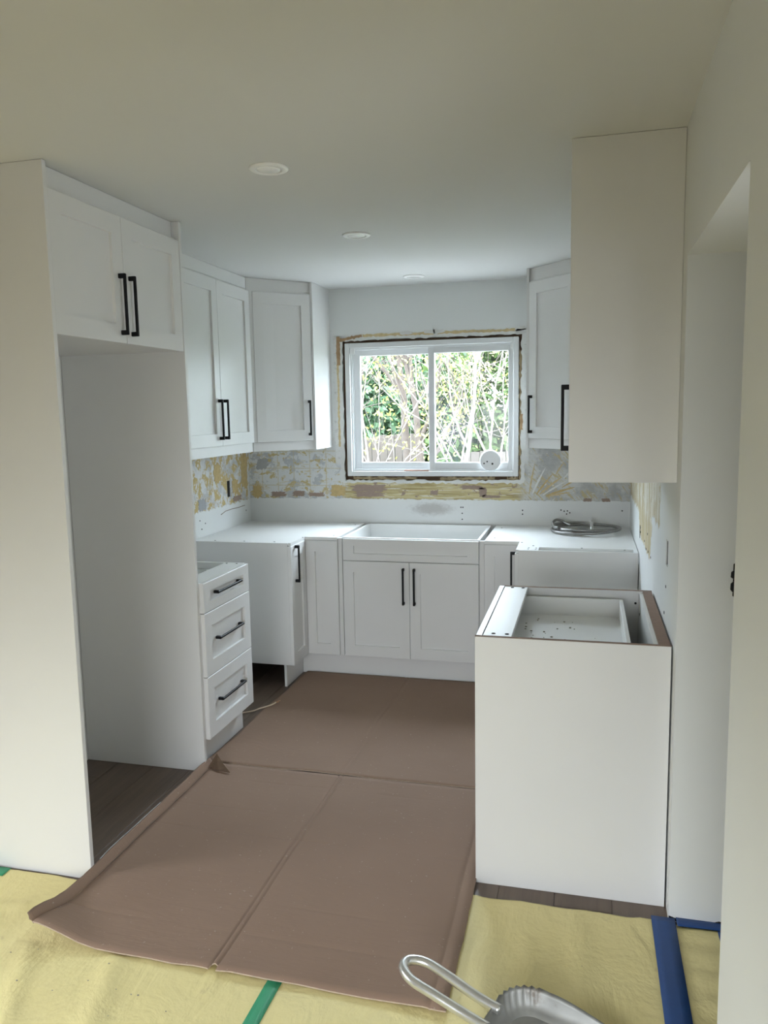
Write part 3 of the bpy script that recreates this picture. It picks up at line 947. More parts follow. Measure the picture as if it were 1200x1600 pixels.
# --- sink base
sb = thing('sink_base_cabinet', (1.29, -0.35, 0), 'white open-topped sink base cabinet with two doors under the window', 'cabinet', 'base cabinets')
sx0, sx1 = 0.870, 1.703
mb = B('mel')
mb.box(sx0, sx0 + 0.016, -BB, -0.02, KT, TOP, 0.001).box(sx1 - 0.016, sx1, -BB, -0.02, KT, TOP, 0.001)
mb.box(sx0 + 0.016, sx1 - 0.016, -BB, -0.02, KT, KT + 0.016).box(sx0 + 0.016, sx1 - 0.016, -0.034, -0.02, KT + 0.016, TOP)
mb.box(sx0 + 0.016, sx1 - 0.016, -BB, -BB + 0.018, 0.60, TOP)
mb.build('body', sb)
for (a, b) in ((0.8435, 0.8685), (1.7045, 1.7325)):
    B('cab').box(a, b, -0.626, -0.600, KT, TOP - 0.004, 0.001).build('filler_strip', sb)
shaker('false_front', sb, (0.878, -BB - 0.0005, 0.7425), (1, 0, 0), (0, -1, 0), 0.822, TOP - 0.006 - 0.7425, stile=0.066, rail=0.042)
d = shaker('door', sb, (0.876, -BB - 0.0005, KT), (1, 0, 0), (0, -1, 0), 0.410, 0.7385 - KT)
handle_v(d, 1.286 - 0.034, -BF - 0.0005, 0.594, (0, -1, 0))
d = shaker('door', sb, (1.2885, -BB - 0.0005, KT), (1, 0, 0), (0, -1, 0), 0.4115, 0.7385 - KT)
handle_v(d, 1.2885 + 0.030, -BF - 0.0005, 0.594, (0, -1, 0))

# continuous toe kick along the back run
p = B('cab').box(0.577, 1.995, -0.576, -0.560, 0.001, KT - 0.002, 0.001).build('toe_kick_board')
p['label'] = 'long white toe kick board running under the sink base doors'; p['category'] = 'toe kick'

# --- right corner base
rc = thing('corner_base_cabinet', (W - 0.3, -0.4, 0), 'white corner base cabinet right of the sink carrying the coiled hose', 'cabinet', 'base cabinets')
CR = -0.912
mb = B('cab')
foot = [(W - 0.004, -0.003), (1.736, -0.003), (1.736, -BB), (W - BB, -BB), (W - BB, CR + 0.0165), (W - 0.004, CR + 0.0165)]
prism(mb, foot, KT + 0.002, TOP - 0.06)
mb.build('body', rc)
B('cab').box(W - BB, W - 0.004, CR, CR + 0.016, 0.0005, TOP, 0.001).build('side_panel', rc)
mb = B('mel')
foot2 = [(W - 0.004, -0.003), (1.7335, -0.003), (1.7335, -BF + 0.004), (W - BF + 0.004, -BF + 0.004), (W - BF + 0.004, CR + 0.11), (W - 0.004, CR + 0.11)]
prism(mb, foot2, TOP - 0.0185, TOP)
mb.box(W - BF + 0.004, 2.055, CR + 0.0165, CR + 0.1095, TOP - 0.0185, TOP).box(2.545, W - 0.004, CR + 0.0165, CR + 0.1095, TOP - 0.0185, TOP)
mb.build('top_panel', rc)
shaker('door', rc, (1.734, -BB - 0.0005, KT), (1, 0, 0), (0, -1, 0), W - BF - 1.735, TOP - 0.02 - KT, stile=0.058)
d = shaker('door', rc, (W - BB - 0.0005, -BF, KT), (0, -1, 0), (-1, 0, 0), -CR - BF - 0.002, TOP - 0.02 - KT, stile=0.058)
handle_v(d, W - BF - 0.0005, CR + 0.066, 0.748, (-1, 0, 0))
screws(rc, [(1.95, -0.66), (2.0, -0.83), (2.04, -0.83), (2.0, -0.87), (2.04, -0.87), (2.28, -0.80), (2.50, -0.83), (1.78, -0.12), (1.78, -0.52), (2.02, -0.76)])

# --- left drawer base
db = thing('drawer_base_cabinet', (0.3, -1.72, 0), 'white three-drawer base cabinet beside the tall fridge panel', 'cabinet', 'base cabinets')
y0, y1 = -1.969, -1.478
mb = B('mel')
mb.box(0.02, BB, y0, y0 + 0.016, KT, TOP, 0.001).box(0.02, BB, y1 - 0.016, y1, KT, TOP, 0.001)
mb.box(0.02, BB, y0 + 0.016, y1 - 0.016, KT, KT + 0.016).box(0.02, 0.034, y0 + 0.016, y1 - 0.016, KT + 0.016, TOP)
mb.box(BB - 0.105, BB, y0 + 0.016, y1 - 0.016, TOP - 0.017, TOP - 0.001)
mb.build('body', db)
screws(db, [(0.585, -1.50), (0.53, -1.50), (0.585, -1.945)], TOP - 0.001)
Wd = y1 - y0 - 0.004
for (za, zb, rl) in ((0.7405, TOP - 0.002, 0.044), (0.4425, 0.7365, 0.066), (KT, 0.4385, 0.066)):
    d = shaker('drawer_front', db, (BB + 0.0005, y0 + 0.002, za), (0, 1, 0), (1, 0, 0), Wd, zb - za, rail=rl)
    pull(d, (BF - 0.009 + 0.0005, (y0 + y1) / 2, (za + zb) / 2 + (0.006 if rl < 0.05 else 0.008)), (0, 1, 0), (1, 0, 0), 0.262)
for (za, zb) in ((0.765, 0.845), (0.48, 0.68), (0.18, 0.38)):
    mb = B('mel')
    mb.box(0.08, BB - 0.001, y0 + 0.03, y0 + 0.044, za, zb).box(0.08, BB - 0.001, y1 - 0.044, y1 - 0.03, za, zb)
    mb.box(0.08, 0.094, y0 + 0.044, y1 - 0.044, za, zb).box(0.094, BB - 0.001, y0 + 0.044, y1 - 0.044, za, za + 0.012)
    mb.build('drawer_box', db)
B('cab').box(0.556, 0.572, y0 + 0.001, y1 - 0.001, 0.001, KT - 0.002, 0.001).build('toe_kick', db)

# --- near right base, seen from its end, open top
rb = thing('drawer_base_cabinet', (2.25, -2.17, 0), 'white base cabinet in front with open top and bare end panel', 'cabinet', 'base cabinets')
xa, xb = 1.943, 2.563
ya, yb = -2.568, -1.782
T2 = 0.882
def side(y0_, y1_, nm):
    s_ = B('cab').box(xa + 0.021, xb, y0_, y1_, 0.0005, T2 - 0.0015, 0.0008).build(nm, rb)
    B('mdf').box(xa + 0.021, xb, y0_ + 0.0005, y1_ - 0.0005, T2 - 0.0012, T2).build('raw_edge', s_)
    return s_
p = B('cab').box(xa, xb, ya, ya + 0.016, 0.0005, T2 - 0.0015, 0.0008).build('end_panel', rb)
B('mdf').box(xa, xb, ya + 0.0005, ya + 0.0155, T2 - 0.0012, T2).build('raw_edge', p)
side(yb - 0.016, yb, 'side_panel')
p = B('mel').box(xb - 0.050, xb - 0.001, ya + 0.0165, yb - 0.0165, 0.15, T2 - 0.009).build('back_panel', rb)
B('mdf').box(xb - 0.036, xb - 0.001, ya + 0.0165, yb - 0.0165, T2 - 0.0085, T2 - 0.002).build('raw_edge', p)
B('mel').box(xa + 0.021, xb - 0.051, ya + 0.0165, yb - 0.0165, 0.15, 0.166).build('bottom_panel', rb)
B('cab').box(xa + 0.075, xa + 0.091, ya + 0.0165, yb - 0.0165, 0.001, 0.149).build('toe_kick', rb)
B('mel').box(xa + 0.024, 2.063, ya + 0.0165, yb - 0.0165, T2 - 0.018, T2 - 0.002, 0.001).build('stretcher', rb)
screws(rb, [(2.00, -2.52), (2.045, -2.52), (2.00, -1.815), (2.045, -1.815)], T2 - 0.002, 0.007)
zz = [(0.150, 0.440), (0.444, 0.736), (0.740, T2 - 0.002)]
for (za, zb) in zz:
    d = shaker('drawer_front', rb, (xa + 0.0205, yb - 0.001, za), (0, -1, 0), (-1, 0, 0), yb - ya - 0.0185, zb - za, rail=0.044 if za > 0.7 else 0.066)
    pull(d, (xa + 0.0095, (ya + yb) / 2, (za + zb) / 2), (0, 1, 0), (-1, 0, 0), 0.262)
mb = B('mel')
mb.box(xa + 0.022, 2.448, -1.852, -1.838, 0.76, 0.853, 0.001).box(xa + 0.022, 2.448, ya + 0.055, ya + 0.069, 0.76, 0.853, 0.001)
mb.box(2.434, 2.448, ya + 0.069, -1.852, 0.76, 0.853, 0.001).box(xa + 0.022, 2.434, ya + 0.069, -1.852, 0.768, 0.780)
mb.build('drawer_box', rb)
B('black').lathe([(0.005, 0), (0.005, 0.002)], (2.50, yb - 0.0165, 0.83), 8, mtx=Matrix.Rotation(math.pi / 2, 4, 'X')).build('screw_hole', rb)
for (y, z) in ((-1.86, 0.80), (-2.45, 0.82)):
    B('black').box(xb - 0.0515, xb - 0.050, y - 0.004, y + 0.004, z - 0.004, z + 0.004).build('screw_hole', rb)
q = random.Random(5)
mb = B('debris')
for i in range(70):
    x = min(2.42, max(2.07, q.gauss(2.17, 0.08))); y = min(-1.87, max(-2.48, q.gauss(-2.28, 0.14))); s_ = q.uniform(0.0015, 0.005)
    mb.box(x, x + s_ * 1.6, y, y + s_ * 1.3, 0.7802, 0.7802 + s_ * 0.6, 0, Matrix.Translation((x, y, 0)) @ Matrix.Rotation(q.uniform(0, 3), 4, 'Z') @ Matrix.Translation((-x, -y, 0)))
mb.build('sawdust_crumbs', None, kind='stuff', label='dark crumbs scattered in the open top drawer', category='debris')

# ------------------------------------------------------------------ braided hose coil on the right corner base
hs = thing('braided_hose', (2.30, -0.215, TOP), 'coiled braided steel supply hose lying on the corner base top', 'hose')
pts = []
for i in range(121):
    a = 2 * math.pi * 2.3 * i / 120 + 1.9
    rr = 0.198 + 0.008 * math.sin(a * 0.43) - 0.004 * i / 120
    pts.append((2.302 + rr * math.cos(a), -0.215 + (rr - 0.012) * math.sin(a), TOP + 0.0095 + 0.017 * (i / 120) * 1.0 + 0.006 * (1 + math.sin(a * 1.3))))
B('steel').tube(pts, 0.0082, 10).build('hose', hs)
e = pts[-1]
tail = [(2.11, -0.245, TOP + 0.035), (2.102, -0.20, TOP + 0.05), (2.12, -0.15, TOP + 0.062), (2.155, -0.135, TOP + 0.055), (2.18, -0.155, TOP + 0.040), (2.21, -0.19, TOP + 0.034)]
def catmull(P, n=8):
    P = [Vector(p_) for p_ in P]
    out = []
    for i in range(len(P) - 1):
        p0 = P[max(i - 1, 0)]; p1 = P[i]; p2 = P[i + 1]; p3 = P[min(i + 2, len(P) - 1)]
        for j in range(n):
            t_ = j / n
            out.append(0.5 * ((2 * p1) + (-p0 + p2) * t_ + (2 * p0 - 5 * p1 + 4 * p2 - p3) * t_ ** 2 + (-p0 + 3 * p1 - 3 * p2 + p3) * t_ ** 3))
    out.append(P[-1])
    return out
B('steel').tube(catmull(tail), 0.0082, 10).build('hose', hs)
mid = [(2.16, -0.27, TOP + 0.02), (2.24, -0.262, TOP + 0.024), (2.33, -0.262, TOP + 0.026)]
B('steel').tube(catmull(mid), 0.0075, 10).build('hose', hs)
mb = B('chrome')
mb.tube([(2.335, -0.30, TOP + 0.022), (2.335, -0.16, TOP + 0.05)], 0.009, 10)
mb.tube([(2.31, -0.315, TOP + 0.018), (2.36, -0.315, TOP + 0.018)], 0.013, 6)
mb.tube([(2.335, -0.165, TOP + 0.049), (2.335, -0.14, TOP + 0.054)], 0.013, 6)
mb.build('tee_fitting', hs)
B('brass').tube([(2.22, -0.375, TOP + 0.013), (2.275, -0.385, TOP + 0.013), (2.30, -0.385, TOP + 0.014)], [0.010, 0.012, 0.009], 6).build('brass_nut', hs)

# ------------------------------------------------------------------ floor coverings
def smooth(a, b, x):
    t_ = min(1, max(0, (x - a) / (b - a)))
    return t_ * t_ * (3 - 2 * t_)
def paper_h(x, y):
    n = mnoise.noise(Vector((x * 1.7, y * 1.7, 0.3))) * 0.5 + 0.5
    m = mnoise.noise(Vector((x * 5.5, y * 2.5, 4.3))) * 0.5 + 0.5
    h = 0.0035 + 0.004 * n + 0.002 * m
    # long soft wrinkles at the front
    for (x0_, y0_, ang, amp, wd) in ((0.75, -3.42, -1.1, 0.010, 0.03), (1.0, -3.38, -1.25, 0.012, 0.035), (0.45, -3.05, 0.25, 0.006, 0.02), (2.15, -2.95, -1.4, 0.006, 0.03), (2.3, -2.85, -1.5, 0.006, 0.03), (2.0, -2.8, -1.45, 0.005, 0.02)):
        dx, dy = x - x0_, y - y0_
        dd = -math.sin(ang) * dx + math.cos(ang) * dy
        al = math.cos(ang) * dx + math.sin(ang) * dy
        h += amp * math.exp(-(dd / wd) ** 2) * math.exp(-(al / 0.28) ** 2)
    # flat against the floor and under other coverings
    if 0.5 < x < 2.0 and y > -3.2: h = min(h, 0.0055)
    return h
def edge_y(x):
    q_ = mnoise.noise(Vector((x * 9, 1.7, 0))) * 0.012 + mnoise.noise(Vector((x * 30, 5.1, 0))) * 0.004
    e_ = -2.868 if x < 1.3 else -2.655
    return e_ + q_ * (1 if x > 1.3 else 0.6)
P = []
nx, ny = 150, 110
for i in range(nx + 1):
    x = -0.6 + (2.545 + 0.6) * i / nx
    row = []
    ey = edge_y(x)
    for j in range(ny + 1):
        s_ = (j / ny) ** 1.25
        y = ey + (-4.9 - ey) * s_
        row.append((x, y, paper_h(x, y)))
    P.append(row)
o = MB().mat('paper').grid(P, 0.0008).build('masking_paper')
o['label'] = 'large sheet of yellow masking paper covering the floor in front'; o['category'] = 'paper'
P = []
for i in range(21):
    x = 2.55 + 0.75 * i / 20
    row = []
    for j in range(61):
        y = -2.66 - 0.95 * j / 60
        row.append((x, y, 0.0035 + 0.0035 * (1 + math.sin(y * 62 + math.sin(x * 9))) * smooth(2.6, 2.66, x)))
    P.append(row)
o = MB().mat('paper').grid(P, 0.0008).build('masking_paper')
o['label'] = 'narrow strip of rippled yellow masking paper in the doorway at the right'; o['category'] = 'paper'

def tape(mat, a, b, w_, label, hfun, name='floor_tape', n=24, dz=0.0022):
    a, b = Vector(a), Vector(b)
    d_ = (b - a).normalized(); nn = Vector((-d_.y, d_.x))
    P_ = []
    for i in range(n + 1):
        c = a + (b - a) * (i / n)
        row = []
        for s_ in (-0.5, -0.2, 0.1, 0.5):
            q_ = c + nn * (w_ * s_)
            row.append((q_.x, q_.y, hfun(q_.x, q_.y) + dz))
        P_.append(row)
    o_ = MB().mat(mat).grid(P_, 0.0007).build(name)
    o_['label'] = label; o_['category'] = 'tape'
    return o_
flat = lambda x, y: 0.0105
def both_h(x, y): return max(paper_h(x, y), 0.0105)
tape('blue', (2.552, -2.640), (2.555, -4.6), 0.072, 'long blue masking tape strip running toward the camera beside the doorway', both_h, n=80)
tape('blue', (2.592, -2.655), (2.78, -2.648), 0.044, 'short blue masking tape strip along the foot of the doorway jamb', lambda x, y: 0.0108)
tape('blue', (2.733, -2.676), (2.728, -3.5), 0.046, 'blue masking tape strip at the far side of the doorway paper', lambda x, y: 0.0105)
tape('green', (1.447, -3.12), (1.437, -4.2), 0.044, 'green masking tape strip coming out from under the cardboard', paper_h, n=60)
tape('green', (0.10, -2.895), (0.292, -2.890), 0.048, 'torn green masking tape piece at the foot of the tall end panel', paper_h, n=14)

# near cardboard sheet: left side folded up as a lip, front corner curled
def curl(s_, y):
    d_ = math.hypot(max(0.0, s_), (y + 3.185))
    return 0.052 * (1 - smooth(0.0, 0.22, d_))
def lipx(y): return 0.640 + 0.006 * mnoise.noise(Vector((y * 3, 1.1, 0)))
CREASE = (-2.06, -2.30, -2.47, -2.62, -2.86, -3.02)
XS = [0.0, 0.02, 0.05, 0.10, 0.16, 0.22, 0.30, 0.40, 0.48, 0.55, 0.590, 0.597, 0.600, 0.603, 0.611, 0.617, 0.620, 0.623, 0.630, 0.67, 0.78, 0.88, 0.98, 1.08, 1.18, 1.24, 1.258, 1.262, 1.266, 1.28, 1.307]
YS = sorted(set([-3.188 + (3.188 - 1.925) * (j / 52) for j in range(53)] + [c + d_ for c in CREASE for d_ in (-0.005, 0.0, 0.005)]))
rr_ = random.Random(17)
crk = [[rr_.uniform(0.2, 1.0) * (1 if rr_.random() < 0.7 else 0) for _ in range(5)] for _ in CREASE]
P = []
for s_ in XS:
    row = []
    for y in YS:
        x = lipx(y) + s_ + (0.004 * mnoise.noise(Vector((y * 14, 8, 0))) if s_ > 1.29 else 0)
        z = 0.0155 + 0.0022 * mnoise.noise(Vector((s_ * 2.5, y * 2.5, 0))) + curl(s_, y)
        z += 0.005 * smooth(-3.08, -3.188, y) * (0.5 + 0.5 * math.sin(s_ * 11)) + 0.003 * (1 - smooth(0, 0.05, s_))
        for g in (0.600, 0.620):
            z -= 0.0042 * max(0.0, 1 - abs(s_ - g) / 0.004)
        z += 0.003 * max(0.0, 1 - abs(s_ - 0.610) / 0.008)
        z -= 0.0030 * max(0.0, 1 - abs(s_ - 1.262) / 0.0045)
        for ci, cy in enumerate(CREASE):
            a_ = crk[ci][min(4, int(s_ / 1.31 * 5))]
            z -= 0.0022 * a_ * max(0.0, 1 - abs(y - cy) / 0.0055)
        ye = y
        if y < -3.17:
            ye = y + 0.007 * mnoise.noise(Vector((s_ * 12, 7, 0))) - 0.008 * smooth(0.5, 1.3, s_) + (0.022 if abs(s_ - 0.610) < 0.012 else 0)
        row.append((x, ye, z))
    P.append(row)
nc = MB().mat('card').grid(P, 0.0042, 'card_edge').build('cardboard_sheet')
nc['label'] = 'near sheet of brown cardboard with curled front corner over the yellow paper'; nc['category'] = 'cardboard'; nc['group'] = 'floor cardboard'
def near_card(f_, y):
    """folded flap: f_ = 0 at the free upper edge, 1 at the fold"""
    hgt = 0.032 + 0.006 * mnoise.noise(Vector((y * 5, 3, 1)))
    base_z = 0.0175 + curl(0.0, y) * 0.85
    return lipx(y) - 0.0045 - 0.020 * (1 - f_) - 0.003 * mnoise.noise(Vector((y * 9, 4, 4))), base_z + hgt * (1 - f_)
P = []
for f_ in (0.0, 0.25, 0.5, 0.75, 1.0):
    row = []
    for j in range(81):
        y = -3.180 + (3.180 - 1.94) * j / 80
        x, z = near_card(f_, y)
        row.append((x + 0.004 * (1 - f_) * mnoise.noise(Vector((y * 25, 2, 6))), y - (0.012 * mnoise.noise(Vector((f_ * 9, 3, 0))) if j == 0 else 0), z))
    P.append(row)
MB().mat('card').grid(P, 0.003, 'card_edge').build('folded_flap', nc)
# shiny tape edge along its folded lip
P = []
for j in range(41):
    y = -2.80 + 0.42 * j / 40
    x, z = near_card(0.0, y)
    w_ = 0.004 + 0.003 * mnoise.noise(Vector((y * 40, 0, 0)))
    P.append([(x - 0.0035, y, z - 0.012 - w_), (x - 0.0025, y, z + 0.0005), (x + 0.0015, y, z + 0.0012 + w_ * 0.2)])
MB().mat('film').grid(P, 0.0006).build('tape_edge', nc)

# far cardboard sheet
P = []
XF = [0.0, 0.01, 0.03, 0.08, 0.2, 0.35, 0.5, 0.60, 0.634, 0.644, 0.65, 0.66, 0.666, 0.672, 0.69, 0.8, 0.95, 1.1, 1.25, 1.40]
for s_ in XF:
    row = []
    for j in range(49):
        y = -1.918 + (1.918 - 0.592) * j / 48
        lf = 0.592 + 0.010 * mnoise.noise(Vector((y * 6, 3.3, 0))) + 0.015 * smooth(-1.3, -0.7, y)
        x = lf + s_ * (1.995 - lf) / 1.40
        z = 0.0150 + 0.002 * mnoise.noise(Vector((x * 3, y * 3, 5)))
        z += 0.006 * (1 - smooth(0, 0.03, s_)) * smooth(-1.5, -1.9, y)
        z += 0.005 * (1 - smooth(0.0, 0.05, y + 1.918)) * (0.6 + 0.4 * math.sin(x * 7))
        for g in (0.644, 0.666):
            z -= 0.003 * math.exp(-((s_ - g) / 0.0045) ** 2)
        ye = y + (0.008 * mnoise.noise(Vector((x * 9, 3, 3))) if j == 0 else 0)
        row.append((x, ye, z))
    P.append(row)
fcd = MB().mat('card').grid(P, 0.0042, 'card_edge').build('cardboard_sheet')
fcd['label'] = 'far sheet of brown cardboard lying in front of the sink base'; fcd['category'] = 'cardboard'; fcd['group'] = 'floor cardboard'
# torn dark flap at the panel foot
B('rough_wood').poly([(0.632, -1.985, 0.026), (0.645, -1.925, 0.062), (0.70, -1.975, 0.040), (0.752, -2.016, 0.024), (0.69, -2.008, 0.025)], (0.0, 0.001, -0.004)).build('torn_flap', nc)

# debris on the yellow paper
mb = B('debris')
for i in range(18):
    x = q.uniform(0.55, 1.4) if i % 3 else q.uniform(2.0, 2.5); y = q.uniform(-3.42, -3.22) if i % 3 else q.uniform(-3.3, -2.8); s_ = q.uniform(0.001, 0.003)
    mb.box(x, x + s_ * 1.7, y, y + s_, paper_h(x, y) - 0.0005, paper_h(x, y) + s_ * 0.8)
mb.build('floor_crumbs', None, kind='stuff', label='small plaster crumbs scattered on the yellow paper', category='debris')

# loose cable end on the floor
cb = thing('cable', (0.57, -1.24, 0.0), 'loose beige cable end lying on the floor by the drawer base', 'cable')
B('cable').tube(catmull([(0.30, -1.36, 0.006), (0.44, -1.33, 0.006), (0.53, -1.285, 0.0095), (0.575, -1.262, 0.022), (0.615, -1.215, 0.024), (0.636, -1.18, 0.030)]), 0.0042, 8).build('sheath', cb)
B('copper').tube([(0.636, -1.18, 0.030), (0.646, -1.165, 0.034), (0.650, -1.150, 0.030)], 0.0028, 6).build('wire_end', cb)
B('copper').tube([(0.636, -1.18, 0.030), (0.642, -1.158, 0.024)], 0.0028, 6).build('wire_end', cb)

# ------------------------------------------------------------------ dustpan
dp = thing('dustpan', (2.15, -3.22, 0.01), 'dented galvanised metal dustpan with tube handle lying on yellow paper', 'dustpan')
Mr = Matrix.Translation((2.075, -3.245, 0.012)) @ Matrix.Rotation(math.radians(-19), 4, 'Z')
def Q(x, y, z): return tuple(Mr @ Vector((x, y, z)))
# local: +x toward the mouth, y across (far side +), heel at x=0
def wall_path(n=64):
    out = []
    hw = 0.145; rc_ = 0.075
    # near side -> heel -> far side
    out += [(0.30 - 0.22 * i / 10, -hw - 0.012 * (1 - i / 10)) for i in range(10)]
    for i in range(25):
        a = -math.pi / 2 - (math.pi / 2) * i / 24
        out.append((rc_ + rc_ * math.cos(a), -hw + rc_ + rc_ * math.sin(a)))
    out += [(0.0, -0.06 + 0.12 * i / 6) for i in range(1, 6)]
    for i in range(25):
        a = math.pi - (math.pi / 2) * i / 24
        out.append((rc_ + rc_ * math.cos(a), hw - rc_ + rc_ * math.sin(a)))
    out += [(0.08 + 0.22 * i / 10, hw + 0.012 * i / 10) for i in range(1, 11)]
    return out
wp = wall_path()
mb = B('galv')
P = []
cx, cy = 0.14, 0.0
for i, (x, y) in enumerate(wp):
    n_ = len(wp)
    crimp = 0.0
    if 10 <= i < 35 or 40 <= i < 65:
        crimp = 0.0045 * math.cos(i * math.pi / 2)
    hgt = 0.058 - 0.040 * smooth(0.10, 0.31, x)
    vx, vy = x - cx, y - cy
    l_ = math.hypot(vx, vy)
    ux, uy = vx / l_, vy / l_
    row = []
    for (f_, zf) in ((-0.035, 0.0), (-0.010, 0.05), (0.0, 0.35), (0.006, 0.75), (0.010, 1.0)):
        c_ = crimp * zf
        row.append(Q(x + ux * (f_ + c_), y + uy * (f_ + c_), 0.001 + hgt * zf))
    P.append(row)
mb.grid(P, 0.0012)
mb.build('rim_wall', dp)
mb = B('galv')
inner = [Q(x + (cx - x) * 0.16, y + (cy - y) * 0.16, 0.0015) for x, y in wp] + [Q(0.315, 0.145, 0.001), Q(0.315, -0.145, 0.001)]
mb.poly(inner, (0, 0, -0.001))
mb.build('pan', dp)
loop = [Q(0.01, 0.036, 0.052), Q(-0.06, 0.036, 0.062), Q(-0.15, 0.040, 0.082), Q(-0.215, 0.040, 0.094), Q(-0.252, 0.022, 0.100), Q(-0.262, 0.0, 0.101), Q(-0.252, -0.022, 0.100),
        Q(-0.215, -0.040, 0.094), Q(-0.15, -0.040, 0.082), Q(-0.06, -0.036, 0.062), Q(0.01, -0.036, 0.052)]
B('chrome').tube(catmull(loop, 6), 0.0135, 14).build('handle', dp)

# black latch at the doorway jamb
la = thing('door_latch', (2.735, -2.645, 1.1), 'small black latch on the doorway jamb at the right edge', 'latch')
B('black').box(2.722, 2.752, -2.637, -2.6345, 1.065, 1.165, 0.002).build('plate', la)
B('black').tube([(2.728, -2.640, 1.145), (2.721, -2.646, 1.138), (2.720, -2.647, 1.128), (2.727, -2.641, 1.120)], [0.004, 0.007, 0.007, 0.004], 8).build('bolt', la)
B('black').tube([(2.728, -2.640, 1.112), (2.721, -2.646, 1.104), (2.720, -2.647, 1.090), (2.727, -2.641, 1.078)], [0.004, 0.007, 0.007, 0.004], 8).build('bolt', la)

# ------------------------------------------------------------------ garden behind the window
B('lawn').box(-40, 40, -40, 60, -0.6, -0.5).build('ground', kind='structure', label='lawn behind the house')
B('bounce_ground').box(-4, 7, 0.161, 4.2, -0.499, -0.46).build('bounce_slab', kind='structure', label='unseen pale slab added behind the house to bounce light indoors')  # unseen slab added to bounce daylight up onto the kitchen ceiling

def branch(mb, p0, d0, length, r0, rng, level, tips, wig=0.25, up_=0.05):
    n = 6
    pts = [Vector(p0)]
    d_ = Vector(d0).normalized()
    for i in range(n):
        d_ = (d_ + Vector((rng.uniform(-1, 1), rng.uniform(-1, 1), rng.uniform(-1, 1))) * wig + Vector((0, 0, up_))).normalized()
        pts.append(pts[-1] + d_ * length / n)
    mb.tube(pts, [r0 * (1 - 0.75 * i / n) for i in range(n + 1)], 6 if level else 8, False)
    tips.extend(pts[2:])
    if level < 2:
        for k_ in range(7 if level == 0 else 5):
            i = rng.randint(2, n)
            nd = (d_ + Vector((rng.uniform(-1, 1), rng.uniform(-1, 1), rng.uniform(-0.5, 0.9))) * 1.1).normalized()
            branch(mb, pts[i], nd, length * rng.uniform(0.4, 0.65), r0 * 0.42, rng, level + 1, tips, wig, up_)

def leaves(mb, centers, n, size, spread, rng):
    for i in range(n):
        c = rng.choice(centers)
        p_ = Vector(c) + Vector((rng.gauss(0, spread), rng.gauss(0, spread), rng.gauss(0, spread)))
        a = Vector((rng.uniform(-1, 1), rng.uniform(-1, 1), rng.uniform(-1, 1))).normalized()
        b = a.orthogonal().normalized()
        s_ = size * rng.uniform(0.6, 1.4)
        mb.face([mb.v(*(p_ - a * s_)), mb.v(*(p_ + b * s_ * 0.45)), mb.v(*(p_ + a * s_)), mb.v(*(p_ - b * s_ * 0.45))])

def tree(name, base, stems, leafkey, nleaf, lsize, spread, seed, label, barkkey='bark'):
    rng = random.Random(seed)
    t_ = thing(name, base, label, 'tree', 'trees behind the window')
    mb = B(barkkey)
    tips = []
    for (off, d_, L, r0) in stems:
        branch(mb, Vector(base) + Vector(off), d_, L, r0, rng, 0, tips, 0.16, 0.06)
    mb.build('trunk', t_)
    mb = B(leafkey)
    leaves(mb, [p_ for p_ in tips if p_.z > base[2] + 0.8], nleaf, lsize, spread, rng)
    mb.build('foliage', t_, fix=False)
    return t_
tree('tree', (-0.23, 6.2, -0.5), [((0, 0, 0), (0.02, 0, 1), 3.5, 0.095), ((0.15, -0.1, 0), (0.32, 0.0, 1), 3.4, 0.085)], 'leaf_yel', 600, 0.03, 0.10, 11, 'rough thick trunked tree in the middle of the window view')
tree('tree', (-0.60, 5.0, -0.5), [((0, 0, 0), (-0.06, 0, 1), 3.2, 0.026), ((0.12, 0.1, 0), (-0.12, 0.1, 1), 3.2, 0.022), ((-0.3, 0.3, 0.6), (0.5, 0.1, 1), 2.6, 0.010), ((0.3, 0.3, 0.9), (-0.6, 0, 1), 2.2, 0.009)], 'leaf_yel', 700, 0.035, 0.08, 12, 'slender pale twin stemmed tree at the left of the window view', 'twig')
tree('tree', (0.25, 5.4, -0.5), [((0, 0, 0), (0.42, 0, 1), 3.4, 0.045), ((0.25, 0.3, 0.2), (0.75, 0.1, 1), 3.2, 0.030), ((0.6, -0.2, 0), (0.1, 0, 1), 3.0, 0.024), ((0.3, 0.4, 0.9), (-0.5, 0.1, 1), 2.2, 0.011), ((0.7, 0.2, 0.6), (0.3, -0.1, 1), 2.4, 0.010), ((0.9, 0.2, 0.9), (-0.8, 0.1, 1), 2.0, 0.009)], 'leaf_yel', 2600, 0.028, 0.11, 13, 'leaning yellow budded tree filling the right window pane', 'twig')
def shrub(base, rx, rz, n, key, size, seed, label):
    rng = random.Random(seed)
    t_ = thing('evergreen_shrub', base, label, 'shrub', 'shrubs behind the fence')
    mb = B('bark')
    tips = []
    for k_ in range(5):
        branch(mb, Vector(base), (rng.uniform(-0.4, 0.4), rng.uniform(-0.3, 0.3), 1), rz * 0.9, 0.05, rng, 0, tips)
    mb.build('stem', t_)
    mb = B(key)
    cs = []
    for i in range(90):
        a = rng.uniform(0, 2 * math.pi); rr = math.sqrt(rng.random())
        zz_ = rng.random()
        w_ = math.sqrt(max(0.05, 1 - (2 * zz_ - 0.8) ** 2 * 0.6))
        cs.append((base[0] + rx * rr * w_ * math.cos(a), base[1] + rx * 0.6 * rr * w_ * math.sin(a), base[2] + 0.2 + rz * zz_))
    leaves(mb, cs, n, size, 0.20, rng)
    mb.build('foliage', t_, fix=False)
shrub((-2.6, 9.2, -0.5), 1.4, 3.3, 10000, 'leaf_dark', 0.085, 21, 'dark evergreen shrub at the far left behind the fence')
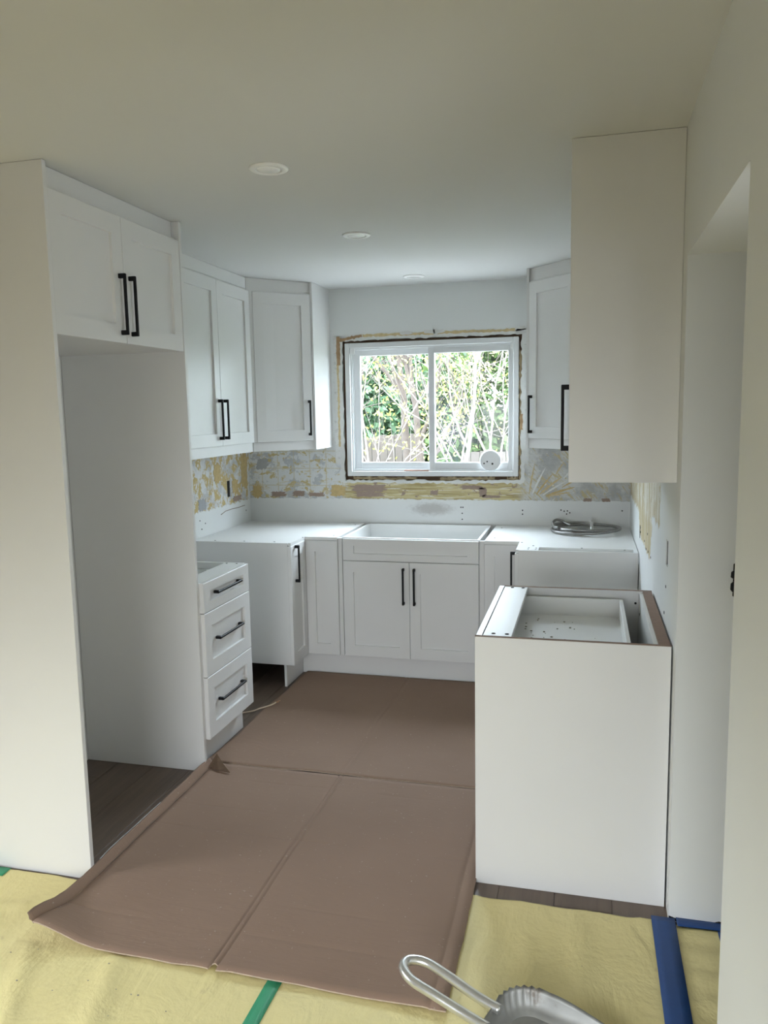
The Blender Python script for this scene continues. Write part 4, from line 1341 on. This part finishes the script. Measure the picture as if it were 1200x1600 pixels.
shrub((-0.9, 9.6, -0.5), 1.3, 3.3, 10000, 'leaf_dark', 0.085, 22, 'dark evergreen shrub behind the thick tree trunk')
shrub((0.6, 9.4, -0.5), 1.3, 3.3, 10000, 'leaf_mid', 0.085, 23, 'mid green shrub behind the right window pane')
shrub((2.0, 9.0, -0.5), 1.3, 3.3, 10000, 'leaf_mid', 0.085, 24, 'mid green shrub at the far right behind the window')
rng = random.Random(31)  # out-of-view leaves added to keep low sky light off the cabinets
mb = B('leaf_mid')
for (x, y) in ((3.9, 8.2), (5.6, 6.4), (6.6, 4.2), (-4.4, 8.6), (-6.0, 6.6), (-7.0, 4.4)):
    cs = [(x + rng.uniform(-1.2, 1.2), y + rng.uniform(-0.8, 0.8), -0.3 + (5.4 if x > 0 else 3.4) * rng.random()) for _ in range(120)]
    leaves(mb, cs, 6000 if x > 0 else 3600, 0.10, 0.2, rng)
mb.build('sky_screen_foliage', None, fix=False, kind='stuff', label='unseen leaves added as hedge along the sides of the garden', category='sky_screen')
# board fence
fn = thing('fence', (-1.3, 6.9, -0.5), 'weathered wooden board fence low in the left window pane', 'fence', 'garden fences')
for i in range(17):
    x = -2.05 + i * 0.100
    y = 6.0 + 1.15 * (x + 2.05)
    M_ = Matrix.Translation((x, y, 0)) @ Matrix.Rotation(math.atan(1.15), 4, 'Z')
    B('fence').box(0, 0.140, 0, 0.02, -0.5, 1.155 + 0.07 * (x + 2.05) + 0.012 * (i % 3), 0.003, M_).build('board', fn)
M_ = Matrix.Translation((-2.05, 6.0, 0)) @ Matrix.Rotation(math.atan(1.15), 4, 'Z')
B('fence').box(0, 2.55, 0.021, 0.06, 0.80, 0.89, 0, M_).build('rail', fn)
fn = thing('fence', (1.6, 8.4, -0.5), 'low piece of board fence at the foot of the right window pane', 'fence', 'garden fences')
for i in range(10):
    x = 0.30 + i * 0.145
    B('fence').box(x, x + 0.138, 7.9, 7.92, -0.5, 0.93 + 0.012 * (i % 3), 0.003).build('board', fn)
B('fence').box(0.30, 1.74, 7.921, 7.96, 0.6, 0.69).build('rail', fn)
